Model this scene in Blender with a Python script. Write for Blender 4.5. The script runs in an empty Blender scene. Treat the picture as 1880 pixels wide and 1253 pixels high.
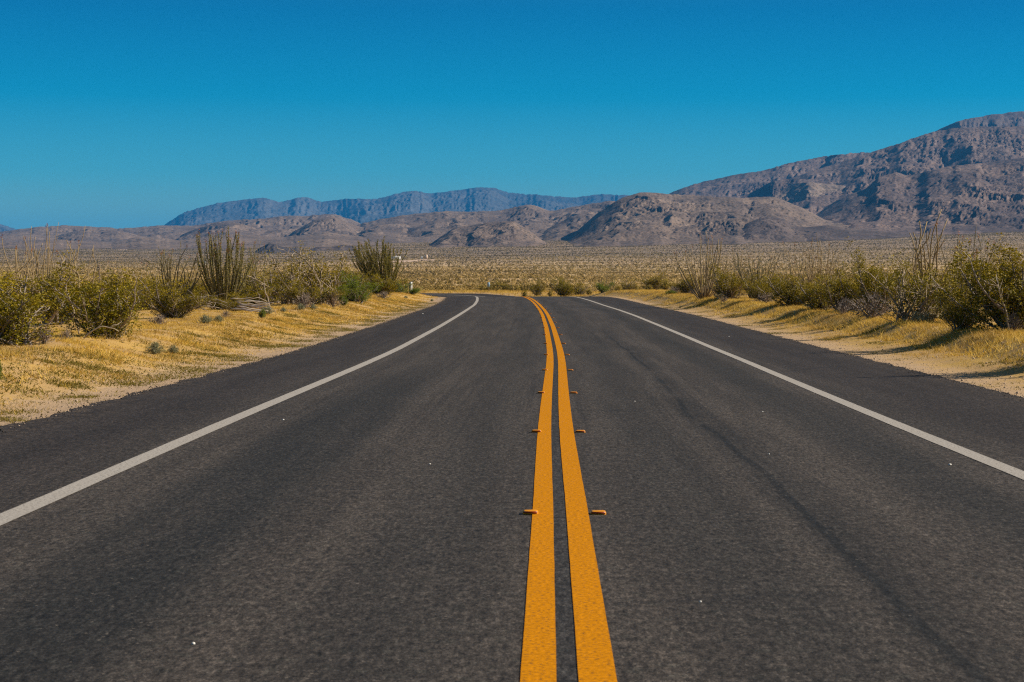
import bpy, math, random
import numpy as np

random.seed(7)
RNG = np.random.default_rng(7)
C = bpy.context.scene.collection
F, PX0, PY0, CAM = 3694.0, 1028.0, 517.0, 1.53      # lens and horizon measured from the photograph
SUN_AZ, SUN_EL = 86.0, 34.0                          # degrees clockwise from the driving direction, above horizon

# the sky's colour by height above the horizon, as a factor on the Nishita sky
TINT = [(0.0, (.44, .93, .93)), (.037, (.43, .93, .95)), (.053, (.20, .86, 1.06)), (.091, (0, .66, 1.0)), (.135, (0, .46, .82)), (.35, (.5, .6, .6)), (.7, (.8, .74, .62))]

# ------------------------------------------------------------------ noise
def _hash(ix, iy, seed):
    with np.errstate(over='ignore'):
        h = (ix.astype(np.int64) * 374761393 + iy.astype(np.int64) * 668265263 + seed * 1274126177) & 0xffffffff
        h = ((h ^ (h >> 13)) * 1274126177) & 0xffffffff
        h = ((h ^ (h >> 16)) * 2246822519) & 0xffffffff
    return (h ^ (h >> 15)) & 0xffff

def perlin(x, y, seed=0):
    x = np.asarray(x, float); y = np.asarray(y, float)
    x0 = np.floor(x); y0 = np.floor(y); fx = x - x0; fy = y - y0
    def g(dx, dy):
        a = _hash(x0 + dx, y0 + dy, seed) * (2 * math.pi / 65536)
        return np.cos(a) * (fx - dx) + np.sin(a) * (fy - dy)
    u = fx**3 * (fx * (fx * 6 - 15) + 10); v = fy**3 * (fy * (fy * 6 - 15) + 10)
    a = g(0, 0) * (1 - u) + g(1, 0) * u
    b = g(0, 1) * (1 - u) + g(1, 1) * u
    return (a * (1 - v) + b * v) * 1.5

def fbm(x, y, seed=0, octaves=4, gain=.5):
    t = 0; a = 1; n = 0
    for i in range(octaves):
        t = t + a * perlin(x * 2**i, y * 2**i, seed + i * 17); n += a; a *= gain
    return t / n

def ridged(x, y, seed=0, octaves=4, gain=.5):
    t = 0; a = 1; n = 0
    for i in range(octaves):
        t = t + a * (1 - np.abs(perlin(x * 2**i, y * 2**i, seed + i * 31)) * 1.6); n += a; a *= gain
    return t / n

def smooth(a, b, x):
    t = np.clip((np.asarray(x, float) - a) / (b - a), 0, 1)
    return t * t * (3 - 2 * t)

# ------------------------------------------------------------------ mesh helpers
def mesh_obj(name, verts, faces, mat, parent=None, smooth_shade=False, uv=None, attr=None):
    """verts (N,3), faces (M,k) of one size, or a list of such arrays"""
    verts = np.ascontiguousarray(verts, dtype=np.float32)
    fl = faces if isinstance(faces, list) else [faces]
    fl = [np.asarray(f, dtype=np.int32) for f in fl if len(f)]
    loops = np.concatenate([f.ravel() for f in fl])
    tot = np.concatenate([np.full(len(f), f.shape[1], np.int32) for f in fl])
    start = np.concatenate([[0], np.cumsum(tot)[:-1]]).astype(np.int32)
    me = bpy.data.meshes.new(name)
    me.vertices.add(len(verts)); me.vertices.foreach_set('co', verts.ravel())
    me.loops.add(len(loops)); me.loops.foreach_set('vertex_index', loops)
    me.polygons.add(len(tot)); me.polygons.foreach_set('loop_start', start)
    me.polygons.foreach_set('loop_total', tot)
    me.update(calc_edges=True)
    if smooth_shade:
        me.polygons.foreach_set('use_smooth', np.ones(len(tot), bool))
    if uv is not None:
        l = me.uv_layers.new(name='UVMap')
        l.data.foreach_set('uv', np.asarray(uv, np.float32)[loops].ravel())
    if attr is not None:
        for k, val in attr.items():
            a = me.attributes.new(k, 'FLOAT', 'POINT')
            a.data.foreach_set('value', np.asarray(val, np.float32))
    me.validate()
    if mat: me.materials.append(mat)
    o = bpy.data.objects.new(name, me); C.objects.link(o)
    if parent: o.parent = parent
    return o

def grid_faces(nr, nc, flip=False):
    i = np.arange(nr - 1)[:, None] * nc + np.arange(nc - 1)[None, :]
    f = np.stack([i, i + 1, i + nc + 1, i + nc], -1).reshape(-1, 4)
    return f[:, ::-1] if flip else f

class MB:
    """collects tubes, boxes and loose quads"""
    def __init__(s): s.v = []; s.q = []; s.t = []; s.n = 0
    def add(s, v, q=None, t=None):
        v = np.asarray(v, float).reshape(-1, 3)
        if q is not None and len(q): s.q.append(np.asarray(q) + s.n)
        if t is not None and len(t): s.t.append(np.asarray(t) + s.n)
        s.v.append(v); s.n += len(v)
    def tube(s, pts, rad, sides=5, cap=True):
        pts = np.asarray(pts, float); n = len(pts)
        rad = np.broadcast_to(np.asarray(rad, float), (n,))
        d = np.gradient(pts, axis=0); d /= np.linalg.norm(d, axis=1, keepdims=True) + 1e-9
        ref = np.array([.31, .95, .07]) if abs(d[0][2]) > .7 else np.array([.05, .1, 1.])
        a = np.cross(d, ref); a /= np.linalg.norm(a, axis=1, keepdims=True) + 1e-9
        b = np.cross(d, a)
        ang = np.arange(sides) * 2 * math.pi / sides
        v = pts[:, None] + rad[:, None, None] * (np.cos(ang)[None, :, None] * a[:, None] + np.sin(ang)[None, :, None] * b[:, None])
        v = v.reshape(-1, 3)
        i = np.arange(n - 1)[:, None] * sides; j = np.arange(sides)[None, :]; k = (j + 1) % sides
        q = np.stack([i + j, i + k, i + sides + k, i + sides + j], -1).reshape(-1, 4)
        t = []
        if cap:
            v = np.vstack([v, pts[:1], pts[-1:]])
            c0, c1, e = n * sides, n * sides + 1, (n - 1) * sides
            for m in range(sides):
                t.append((c0, (m + 1) % sides, m)); t.append((c1, e + m, e + (m + 1) % sides))
        s.add(v, q, t)
    def box(s, c, size, taper=1.0, rz=0.0):
        c = np.asarray(c, float); hx, hy, hz = np.asarray(size, float) / 2
        v = np.array([(-hx, -hy, -hz), (hx, -hy, -hz), (hx, hy, -hz), (-hx, hy, -hz),
                      (-hx * taper, -hy * taper, hz), (hx * taper, -hy * taper, hz), (hx * taper, hy * taper, hz), (-hx * taper, hy * taper, hz)])
        cs, sn = math.cos(rz), math.sin(rz)
        v = np.stack([v[:, 0] * cs - v[:, 1] * sn, v[:, 0] * sn + v[:, 1] * cs, v[:, 2]], -1) + c
        s.add(v, [(0, 3, 2, 1), (4, 5, 6, 7), (0, 1, 5, 4), (1, 2, 6, 5), (2, 3, 7, 6), (3, 0, 4, 7)])
    def prism(s, outline, y0, y1):
        """outline in (x,z), extruded in y"""
        n = len(outline); o = np.asarray(outline, float)
        v = np.vstack([np.stack([o[:, 0], np.full(n, y0), o[:, 1]], -1), np.stack([o[:, 0], np.full(n, y1), o[:, 1]], -1),
                       [[o[:, 0].mean(), y0, o[:, 1].mean()], [o[:, 0].mean(), y1, o[:, 1].mean()]]])
        q = [(i, i + n, (i + 1) % n + n, (i + 1) % n) for i in range(n)]
        t = [(2 * n, i, (i + 1) % n) for i in range(n)] + [(2 * n + 1, (i + 1) % n + n, i + n) for i in range(n)]
        s.add(v, q, t)
    def leaves(s, pos, size, up=.3, aspect=.5, tone=None):
        """one small diamond per position, random facing"""
        pos = np.asarray(pos, float); n = len(pos)
        d = RNG.normal(size=(n, 3)); d[:, 2] += up; d /= np.linalg.norm(d, axis=1, keepdims=True)
        e = np.cross(d, RNG.normal(size=(n, 3))); e /= np.linalg.norm(e, axis=1, keepdims=True) + 1e-9
        sz = (size * RNG.uniform(.6, 1.3, n))[:, None]
        v = np.stack([pos, pos + d * sz * .5 + e * sz * aspect * .5, pos + d * sz, pos + d * sz * .5 - e * sz * aspect * .5], 1)
        s.add(v.reshape(-1, 3), np.arange(n * 4).reshape(n, 4))
        s.tone = np.repeat(np.full(n, .5) if tone is None else tone, 4)
    def build(s, name, mat, parent=None, smooth_shade=False, attr=None):
        return mesh_obj(name, np.vstack(s.v), ([np.vstack(s.q)] if s.q else []) + ([np.vstack(s.t)] if s.t else []), mat, parent, smooth_shade, attr=attr)

def tag(o, label=None, cat=None, group=None, kind=None):
    if label: o['label'] = label
    if cat: o['category'] = cat
    if group: o['group'] = group
    if kind: o['kind'] = kind
    return o

def empty(name, loc=(0, 0, 0), rz=0):
    o = bpy.data.objects.new(name, None); C.objects.link(o)
    o.location = loc; o.rotation_euler = (0, 0, rz); o.empty_display_size = .2
    return o

def copy_tree(o, parent=None):
    c = o.copy(); C.objects.link(c)
    if parent: c.parent = parent
    for ch in list(o.children): copy_tree(ch, c)
    return c

# ------------------------------------------------------------------ materials
def new_mat(name):
    m = bpy.data.materials.new(name); m.use_nodes = True
    nt = m.node_tree; b = nt.nodes['Principled BSDF']
    b.inputs['Roughness'].default_value = .9
    b.inputs['Specular IOR Level'].default_value = .2
    return m, nt, b

class N:
    """tiny node-building helper"""
    def __init__(s, nt): s.nt = nt
    def node(s, t, **kw):
        n = s.nt.nodes.new(t)
        for k, v in kw.items(): setattr(n, k, v)
        return n
    def put(s, sock, v):
        if hasattr(v, 'is_linked'): s.nt.links.new(v, sock)
        elif isinstance(v, (tuple, list)) and len(v) == 3 and sock.type == 'RGBA': sock.default_value = (*v, 1)
        else: sock.default_value = v
    def math(s, op, a, b=0.0, c=0.0, clamp=False):
        n = s.node('ShaderNodeMath', operation=op, use_clamp=clamp)
        s.put(n.inputs[0], a); s.put(n.inputs[1], b); s.put(n.inputs[2], c)
        return n.outputs[0]
    def mix(s, f, a, b, mode='MIX'):
        n = s.node('ShaderNodeMix', data_type='RGBA', blend_type=mode)
        s.put(n.inputs[0], f); s.put(n.inputs[6], a); s.put(n.inputs[7], b)
        return n.outputs[2]
    def noise(s, vec, scale, detail=4, rough=.55, dist=0.0):
        n = s.node('ShaderNodeTexNoise'); s.put(n.inputs['Vector'], vec)
        n.inputs['Scale'].default_value = scale; n.inputs['Detail'].default_value = detail
        n.inputs['Roughness'].default_value = rough; n.inputs['Distortion'].default_value = dist
        return n.outputs['Fac']
    def voronoi(s, vec, scale, rnd=1.0, out='Distance'):
        n = s.node('ShaderNodeTexVoronoi'); s.put(n.inputs['Vector'], vec)
        n.inputs['Scale'].default_value = scale; n.inputs['Randomness'].default_value = rnd
        return n.outputs[out]
    def ramp(s, f, stops, interp='LINEAR'):
        n = s.node('ShaderNodeValToRGB'); s.put(n.inputs[0], f)
        e = n.color_ramp.elements; n.color_ramp.interpolation = interp
        while len(e) < len(stops): e.new(.5)
        for i, (p, c) in enumerate(stops):
            e[i].position = p
            e[i].color = (c, c, c, 1) if isinstance(c, (int, float)) else (*c, 1)
        return n.outputs[0]
    def step(s, x, a, b):
        n = s.node('ShaderNodeMapRange', interpolation_type='SMOOTHSTEP'); s.put(n.inputs[0], x)
        n.inputs[1].default_value = a; n.inputs[2].default_value = b
        return n.outputs[0]
    def mapping(s, vec, scale=(1, 1, 1), loc=(0, 0, 0)):
        n = s.node('ShaderNodeMapping'); s.put(n.inputs[0], vec)
        n.inputs['Scale'].default_value = scale; n.inputs['Location'].default_value = loc
        return n.outputs[0]
    def pos(s): return s.node('ShaderNodeNewGeometry').outputs['Position']
    def obj(s): return s.node('ShaderNodeTexCoord').outputs['Object']
    def uv(s): return s.node('ShaderNodeUVMap').outputs[0]
    def island(s): return s.node('ShaderNodeNewGeometry').outputs['Random Per Island']
    def orand(s): return s.node('ShaderNodeObjectInfo').outputs['Random']
    def attr(s, name): return s.node('ShaderNodeAttribute', attribute_name=name).outputs['Fac']
    def sep(s, v):
        n = s.node('ShaderNodeSeparateXYZ'); s.put(n.inputs[0], v); return n.outputs
    def comb(s, x, y, z=0.0):
        n = s.node('ShaderNodeCombineXYZ'); s.put(n.inputs[0], x); s.put(n.inputs[1], y); s.put(n.inputs[2], z); return n.outputs[0]
    def bump(s, h, strength, dist):
        n = s.node('ShaderNodeBump'); s.put(n.inputs['Height'], h)
        n.inputs['Strength'].default_value = strength; n.inputs['Distance'].default_value = dist
        return n.outputs[0]

M = {}
def simple(name, col, var=.25, scale=30, rough=.9, spec=.2):
    m, nt, b = new_mat(name); n = N(nt)
    f = n.noise(n.obj(), scale, 4)
    nt.links.new(n.mix(f, tuple(c * (1 - var) for c in col), tuple(min(1, c * (1 + var)) for c in col)), b.inputs['Base Color'])
    b.inputs['Roughness'].default_value = rough; b.inputs['Specular IOR Level'].default_value = spec
    M[name] = m; return m

def leafy(name, stops, transl=.35, rough=.6, clump=False):
    """leaf or blade material: colour differs from leaf to leaf and from plant to plant"""
    m, nt, b = new_mat(name); n = N(nt)
    f = n.island()
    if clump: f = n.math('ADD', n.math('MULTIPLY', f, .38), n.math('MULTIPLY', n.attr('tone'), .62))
    col = n.ramp(f, stops)
    r = n.orand()
    col = n.mix(n.math('MULTIPLY', r, .45), col, n.mix(.5, col, (.26, .15, .018)))
    nt.links.new(col, b.inputs['Base Color']); b.inputs['Roughness'].default_value = rough
    t = n.node('ShaderNodeBsdfTranslucent'); nt.links.new(col, t.inputs[0])
    ms = n.node('ShaderNodeMixShader'); ms.inputs[0].default_value = transl
    nt.links.new(b.outputs[0], ms.inputs[1]); nt.links.new(t.outputs[0], ms.inputs[2])
    nt.links.new(ms.outputs[0], nt.nodes['Material Output'].inputs[0])
    M[name] = m; return m

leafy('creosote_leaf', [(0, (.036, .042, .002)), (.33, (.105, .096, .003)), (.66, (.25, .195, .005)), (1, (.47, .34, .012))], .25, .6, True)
leafy('green_leaf', [(0, (.04, .075, .008)), (.5, (.10, .165, .008)), (1, (.27, .32, .02))], .4, .6, True)
leafy('sage_leaf', [(0, (.14, .16, .09)), (.5, (.22, .24, .14)), (1, (.34, .34, .18))])
leafy('yellow_leaf', [(0, (.16, .13, .02)), (.5, (.34, .27, .05)), (1, (.55, .42, .09))])
leafy('ocotillo_leaf', [(0, (.07, .075, .010)), (.5, (.17, .16, .02)), (1, (.32, .26, .04))])
leafy('dry_leaf', [(0, (.11, .08, .06)), (.5, (.22, .165, .12)), (1, (.36, .28, .2))], .15)
leafy('dead_leaf', [(0, (.05, .042, .04)), (.5, (.10, .085, .08)), (1, (.2, .17, .16))], .1)
leafy('flower', [(0, (.20, .05, .02)), (.6, (.32, .10, .03)), (1, (.38, .2, .07))], .3)
leafy('straw', [(0, (.20, .125, .05)), (.28, (.37, .235, .07)), (.5, (.55, .355, .065)), (.8, (.70, .465, .075)), (1, (.80, .60, .2))], .3, .6, True)
leafy('weed', [(0, (.09, .085, .01)), (.5, (.17, .14, .02)), (1, (.30, .23, .04))], .3)
simple('bark', (.26, .215, .18), .45, 18)
simple('pale_wood', (.42, .345, .26), .35, 22)
simple('twig_wood', (.30, .24, .175), .35, 22)
simple('dead_wood', (.33, .28, .25), .4, 14)
simple('dark_bark', (.13, .105, .085), .4, 18)
simple('ocotillo_bark', (.15, .125, .065), .55, 9)
simple('grey_ocotillo_bark', (.27, .20, .11), .5, 9)
simple('cholla_skin', (.36, .29, .17), .5, 26)
simple('gravel_stone', (.34, .26, .19), .5, 3)
simple('white_stone', (.75, .73, .68), .15, 60)
simple('marker_plastic', (.60, .24, .006), .18, 60, .6, .2)
simple('marker_lens', (.22, .03, .005), .2, 90, .3, .3)
simple('post_white', (.78, .77, .72), .08, 12, .6)
simple('post_dark', (.05, .055, .06), .2, 12, .7)
simple('sign_blue', (.22, .34, .44), .12, 12, .5)
simple('red_steel', (.26, .10, .07), .3, 12, .7)
simple('timber', (.12, .085, .06), .4, 9)
simple('house_white', (.8, .79, .76), .06, .6, .7)
simple('house_beige', (.66, .50, .36), .12, .6, .8)
simple('house_dark', (.10, .10, .11), .2, .6, .4)

def asphalt():
    m, nt, b = new_mat('asphalt'); n = N(nt)
    uv = n.uv(); u, v, _ = n.sep(uv)                 # u = metres from the centre line, v = metres along
    P3 = n.comb(u, v)
    # wandering of the bands
    w = n.math('MULTIPLY', n.math('SUBTRACT', n.noise(n.comb(0.0, v), .06, 2), .5), .8)
    uw = n.math('ADD', u, w)
    def band(x, c, half, soft):
        d = n.math('ABSOLUTE', n.math('SUBTRACT', x, c))
        return n.math('SUBTRACT', 1.0, n.step(d, half, half + soft))
    stretch = n.comb(u, n.math('MULTIPLY', v, .045))
    streak = n.noise(stretch, 2.4, 5, .6)
    fine_streak = n.noise(stretch, 14, 3, .6)
    blotch = n.noise(P3, .35, 5, .6)
    lanes = n.step(n.math('ADD', n.math('ABSOLUTE', n.math('SUBTRACT', u, .05)), n.math('MULTIPLY', n.math('SUBTRACT', blotch, .5), .9)), 4.7, 3.4)
    base = n.mix(lanes, (.0275, .0225, .020), (.0415, .035, .030))
    base = n.mix(n.math('MULTIPLY', n.step(streak, .40, .62), .7), base, n.mix(lanes, (.039, .032, .0285), (.063, .053, .0450)))
    tar = band(uw, -2.35, .22, .55)
    tar_len = n.math('MULTIPLY', tar, n.math('ADD', .12, n.math('MULTIPLY', .88, n.step(v, 44, 20))))
    tar2 = n.math('MULTIPLY', band(uw, 2.95, .08, .5), .7)
    tar3 = n.math('MULTIPLY', band(uw, .95, .1, .5), .5)
    tar4 = n.math('MULTIPLY', band(uw, -.8, .1, .5), .4)
    dark = n.math('MAXIMUM', n.math('MAXIMUM', tar_len, tar2), n.math('MAXIMUM', tar3, tar4))
    dark = n.math('MULTIPLY', dark, n.step(n.noise(stretch, 1.1, 4), .15, .5))
    base = n.mix(n.math('MULTIPLY', dark, .92), base, (.021, .0198, .0182))
    # narrow tar line along the right wheel track
    seam_u = n.math('ADD', u, n.math('MULTIPLY', n.math('SUBTRACT', n.noise(n.comb(3.0, v), .12, 3), .5), .55))
    seam = n.math('MULTIPLY', n.math('MAXIMUM', band(seam_u, 1.62, .015, .06), n.math('MULTIPLY', band(seam_u, 1.66, .08, .20), .5)), n.math('MULTIPLY', n.step(n.noise(n.comb(7.0, v), .22, 4), .28, .46), n.step(v, 75, 45)))
    base = n.mix(n.math('MULTIPLY', seam, .9), base, (.014, .0138, .0135))
    lines = n.math('MULTIPLY', n.step(n.noise(n.comb(n.math('MULTIPLY', u, 7.0), n.math('MULTIPLY', v, .06)), 1.0, 3, .55), .56, .68), .45)
    base = n.mix(lines, base, (.024, .021, .019))
    ck = n.node('ShaderNodeTexVoronoi', feature='DISTANCE_TO_EDGE'); n.put(ck.inputs['Vector'], n.comb(n.math('ADD', n.math('MULTIPLY', u, .22), n.math('MULTIPLY', blotch, .5)), n.math('ADD', n.math('MULTIPLY', v, .07), n.math('MULTIPLY', n.noise(P3, 1.3, 4), .06)))); ck.inputs['Scale'].default_value = 1.0
    crack = n.math('MULTIPLY', n.math('LESS_THAN', ck.outputs['Distance'], .0042), n.step(n.noise(P3, .16, 2), .52, .6))
    base = n.mix(n.math('MULTIPLY', crack, .3), base, (.016, .015, .015))
    gap = n.math('MULTIPLY', band(u, 0.0, .05, .01), .6)
    base = n.mix(gap, base, (.026, .026, .027))
    base = n.mix(n.math('MULTIPLY', n.step(blotch, .5, .8), .25), base, (.07, .058, .05))
    base = n.mix(n.math('MULTIPLY', n.step(n.noise(P3, 9, 2), .55, .65), .30), base, n.mix(1.0, base, (.78, .95, .92), 'MULTIPLY'))
    # brown dust near the pavement edges
    dust = n.math('MULTIPLY', n.step(n.math('ABSOLUTE', n.math('SUBTRACT', u, .2)), 5.2, 6.3), n.step(n.noise(P3, 5.0, 5), .45, .75))
    base = n.mix(n.math('MULTIPLY', dust, .35), base, (.22, .16, .10))
    # aggregate
    g1 = n.noise(P3, 85, 2, .6)
    g2 = n.noise(P3, 34, 3, .6)
    g3 = n.noise(n.comb(n.math('MULTIPLY', u, 34.0), n.math('MULTIPLY', v, 10.0)), 1.0, 3, .6)
    g4 = n.noise(n.comb(n.math('MULTIPLY', u, 11.0), n.math('MULTIPLY', v, 3.6)), 1.0, 3, .6)
    agg = n.math('ADD', n.math('MULTIPLY', g1, .36), n.math('ADD', n.math('MULTIPLY', g2, .22), n.math('ADD', n.math('MULTIPLY', g3, .30), n.math('MULTIPLY', g4, .12))))
    base = n.mix(1.0, base, n.ramp(agg, [(.39, .12), (.46, .58), (.52, 1.12), (.61, 2.9)]), 'MULTIPLY')
    st = n.voronoi(P3, 22)
    stc = n.node('ShaderNodeTexVoronoi'); n.put(stc.inputs['Vector'], P3); stc.inputs['Scale'].default_value = 22
    pick = n.math('GREATER_THAN', n.sep(stc.outputs['Color'])[0], .86)
    chip = n.math('MULTIPLY', n.math('LESS_THAN', st, .17), pick)
    base = n.mix(n.math('MULTIPLY', chip, .6), base, (.21, .18, .15))
    nt.links.new(base, b.inputs['Base Color'])
    b.inputs['Roughness'].default_value = .75
    b.inputs['Specular IOR Level'].default_value = .15
    nt.links.new(n.bump(n.math('ADD', g1, n.math('MULTIPLY', chip, .3)), .5, .008), b.inputs['Normal'])
    M['asphalt'] = m
asphalt()

def paint(name, col, worn, dirty):
    m, nt, b = new_mat(name); n = N(nt)
    uv = n.uv(); u, v, _ = n.sep(uv); P3 = n.comb(u, v)
    g = n.noise(P3, 45, 4, .65); s = n.noise(n.comb(u, n.math('MULTIPLY', v, .15)), 9, 4)
    big = n.noise(n.comb(u, n.math('MULTIPLY', v, .3)), 1.5, 4)
    c = n.mix(n.step(g, .34, .62), tuple(x * dirty for x in col), col)
    c = n.mix(n.math('MULTIPLY', n.step(s, .5, .8), .35), c, tuple(x * .7 for x in col))
    c = n.mix(n.math('MULTIPLY', n.step(big, .55, .8), .25), c, tuple(x * .65 for x in col))
    c = n.mix(n.math('MULTIPLY', n.math('LESS_THAN', g, worn), .7), c, (.06, .05, .045))
    nt.links.new(c, b.inputs['Base Color']); b.inputs['Roughness'].default_value = .85; b.inputs['Specular IOR Level'].default_value = .05
    nt.links.new(n.bump(g, .12, .004), b.inputs['Normal'])
    M[name] = m
paint('yellow_paint', (.60, .230, .002), .375, .5)
paint('white_paint', (.39, .365, .335), .39, .6)

def verge():
    m, nt, b = new_mat('verge'); n = N(nt)
    u, v, _ = n.sep(n.uv()); P = n.pos()
    big = n.noise(P, .35, 5, .6); mid = n.noise(P, 2.2, 5, .6); fine = n.noise(P, 24, 4, .7)
    au = n.math('ABSOLUTE', u)
    sand = n.mix(fine, (.32, .215, .125), (.57, .41, .255))
    sand = n.mix(n.step(n.noise(P, 60, 2, .7), .62, .75), sand, (.22, .17, .14))
    straw = n.mix(mid, (.40, .24, .055), (.58, .38, .095))
    straw = n.mix(n.math('MULTIPLY', n.step(fine, .48, .68), .8), straw, (.25, .165, .085))
    straw = n.mix(n.math('MULTIPLY', n.step(n.noise(P, 1.1, 5, .65), .52, .7), .6), straw, (.27, .18, .11))
    soil = n.mix(mid, (.34, .21, .09), (.48, .32, .13))
    k = n.step(n.math('ADD', au, n.math('MULTIPLY', n.math('SUBTRACT', mid, .5), 2.4)), 6.3, 7.7)
    c = n.mix(k, sand, n.mix(n.step(big, .35, .6), straw, soil))
    edge = n.math('MULTIPLY', n.step(au, 7.0, 6.0), n.step(fine, .45, .6))
    c = n.mix(n.math('MULTIPLY', edge, .55), c, (.11, .09, .085))
    nt.links.new(c, b.inputs['Base Color'])
    nt.links.new(n.bump(n.math('ADD', fine, mid), .6, .03), b.inputs['Normal'])
    M['verge'] = m
verge()

def desert():
    m, nt, b = new_mat('desert'); n = N(nt)
    P = n.pos(); x, y, _ = n.sep(P)
    big = n.noise(n.mapping(P, (1, .35, 1)), .0016, 5, .6)
    mid = n.noise(P, .02, 5, .6); fine = n.noise(P, .7, 4, .65)
    c = n.mix(mid, (.48, .33, .165), (.62, .44, .23))
    c = n.mix(n.math('MULTIPLY', n.step(big, .45, .62), .6), c, (.21, .165, .10))
    c = n.mix(n.math('MULTIPLY', n.step(fine, .5, .7), .4), c, (.26, .18, .09))
    # far scrub that is too small to model one by one
    far = n.step(y, 1100, 3000)
    c = n.mix(n.math('MULTIPLY', far, .75), c, n.mix(mid, (.175, .125, .092), (.26, .19, .14)))
    v = n.node('ShaderNodeTexVoronoi'); n.put(v.inputs['Vector'], n.mapping(P, (1, 1, 0))); v.inputs['Scale'].default_value = .16
    dots = n.math('MULTIPLY', n.math('LESS_THAN', v.outputs['Distance'], .38), far)
    c = n.mix(n.math('MULTIPLY', dots, .7), c, (.095, .085, .05))
    nt.links.new(c, b.inputs['Base Color'])
    M['desert'] = m
desert()

def sandm():
    m, nt, b = new_mat('bare_sand'); n = N(nt); P = n.pos()
    c = n.mix(n.noise(n.mapping(P, (1, .4, 1)), .03, 5), (.42, .29, .2), (.60, .45, .33))
    c = n.mix(n.math('MULTIPLY', n.step(n.noise(P, .15, 3), .55, .7), .5), c, (.24, .18, .11))
    nt.links.new(c, b.inputs['Base Color']); M['bare_sand'] = m
sandm()

def rock(name, light, dark, scrub, size, dots):
    m, nt, b = new_mat(name); n = N(nt); P = n.pos()
    big = n.noise(P, 1 / (size * 9), 6, .62, .6); mid = n.noise(P, 1 / (size * 2.2), 5, .65); fine = n.noise(P, 1 / (size * .35), 4, .7)
    c = n.mix(n.step(big, .36, .64), dark, light)
    c = n.mix(n.math('MULTIPLY', n.step(mid, .42, .68), .55), c, tuple(x * .62 for x in light))
    c = n.mix(n.math('MULTIPLY', n.step(fine, .5, .72), .45), c, tuple(min(.6, x * 1.45) for x in light))
    v = n.node('ShaderNodeTexVoronoi'); n.put(v.inputs['Vector'], P); v.inputs['Scale'].default_value = dots
    dot = n.math('MULTIPLY', n.math('LESS_THAN', v.outputs['Distance'], .40), n.math('GREATER_THAN', n.sep(v.outputs['Color'])[0], .3))
    c = n.mix(n.math('MULTIPLY', dot, .75), c, scrub)
    nt.links.new(c, b.inputs['Base Color']); b.inputs['Specular IOR Level'].default_value = .1
    h = n.math('ADD', n.math('MULTIPLY', mid, 1.0), n.math('MULTIPLY', fine, .4))
    nt.links.new(n.bump(h, .35, size * .35), b.inputs['Normal'])
    M[name] = m
rock('tan_hill', (.205, .150, .114), (.120, .090, .076), (.045, .04, .03), 26, .13)
rock('brown_mountain', (.185, .132, .108), (.082, .062, .06), (.036, .032, .03), 42, .10)
rock('pale_slope', (.25, .19, .145), (.16, .12, .10), (.07, .06, .045), 26, .10)
rock('dark_hill', (.14, .105, .09), (.078, .06, .056), (.036, .033, .03), 14, .15)
rock('blue_range', (.115, .11, .105), (.045, .052, .058), (.04, .042, .042), 150, .03)
rock('black_rock', (.085, .07, .068), (.05, .043, .045), (.035, .033, .03), 8, .2)

def scrubm():
    m, nt, b = new_mat('scrub'); n = N(nt)
    tone = n.attr('tone'); isl = n.island()
    col = n.ramp(tone, [(0, (.08, .06, .014)), (.25, (.17, .125, .03)), (.55, (.36, .26, .085)), (.85, (.50, .36, .14)), (1, (.60, .44, .2))])
    col = n.mix(1.0, col, n.ramp(isl, [(0, .7), (1, 1.3)]), 'MULTIPLY')
    nt.links.new(col, b.inputs['Base Color'])
    t = n.node('ShaderNodeBsdfTranslucent'); nt.links.new(col, t.inputs[0])
    ms = n.node('ShaderNodeMixShader'); ms.inputs[0].default_value = .3
    nt.links.new(b.outputs[0], ms.inputs[1]); nt.links.new(t.outputs[0], ms.inputs[2])
    nt.links.new(ms.outputs[0], nt.nodes['Material Output'].inputs[0])
    M['scrub'] = m
scrubm()

# ------------------------------------------------------------------ the road's line and the land's height
_zc = [-60, 0, 7.7, 9.7, 11.6, 14.1, 17.2, 22, 27.8, 32.2, 38, 42.5, 46.9, 54.9, 66.4, 83.2, 96.2, 115.6, 129.4, 141.6, 150]
_xc = [.25, .06, .032, .018, .008, -.003, -.028, -.054, -.066, -.070, -.076, -.095, -.127, -.212, -.345, -.60, -.846, -1.28, -1.70, -2.18, -2.58]
ys = np.arange(-60, 150.01, .5)
xs = np.interp(ys, _zc, _xc)
ker = np.hanning(17); ker /= ker.sum()
xs_s = np.convolve(np.pad(xs, 8, mode='edge'), ker, 'valid'); xs_s[-8:] = xs[-8:]
cl = [np.stack([xs_s, ys], -1)]
th0 = .052; R_ = 150.0
for th in np.arange(.5 / R_, 1.5, .5 / R_):
    a = th0 + th
    cl.append(np.array([[xs_s[-1] - R_ * (math.cos(th0) - math.cos(a)), 150 + R_ * (math.sin(a) - math.sin(th0))]]))
CL = np.vstack(cl)
SEG = np.concatenate([[0], np.cumsum(np.linalg.norm(np.diff(CL, axis=0), axis=1))]) - 60.0   # s ~ y on the straight part
TAN = np.gradient(CL, axis=0); TAN /= np.linalg.norm(TAN, axis=1, keepdims=True)
NOR = np.stack([TAN[:, 1], -TAN[:, 0]], -1)           # to the right of travel

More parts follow.
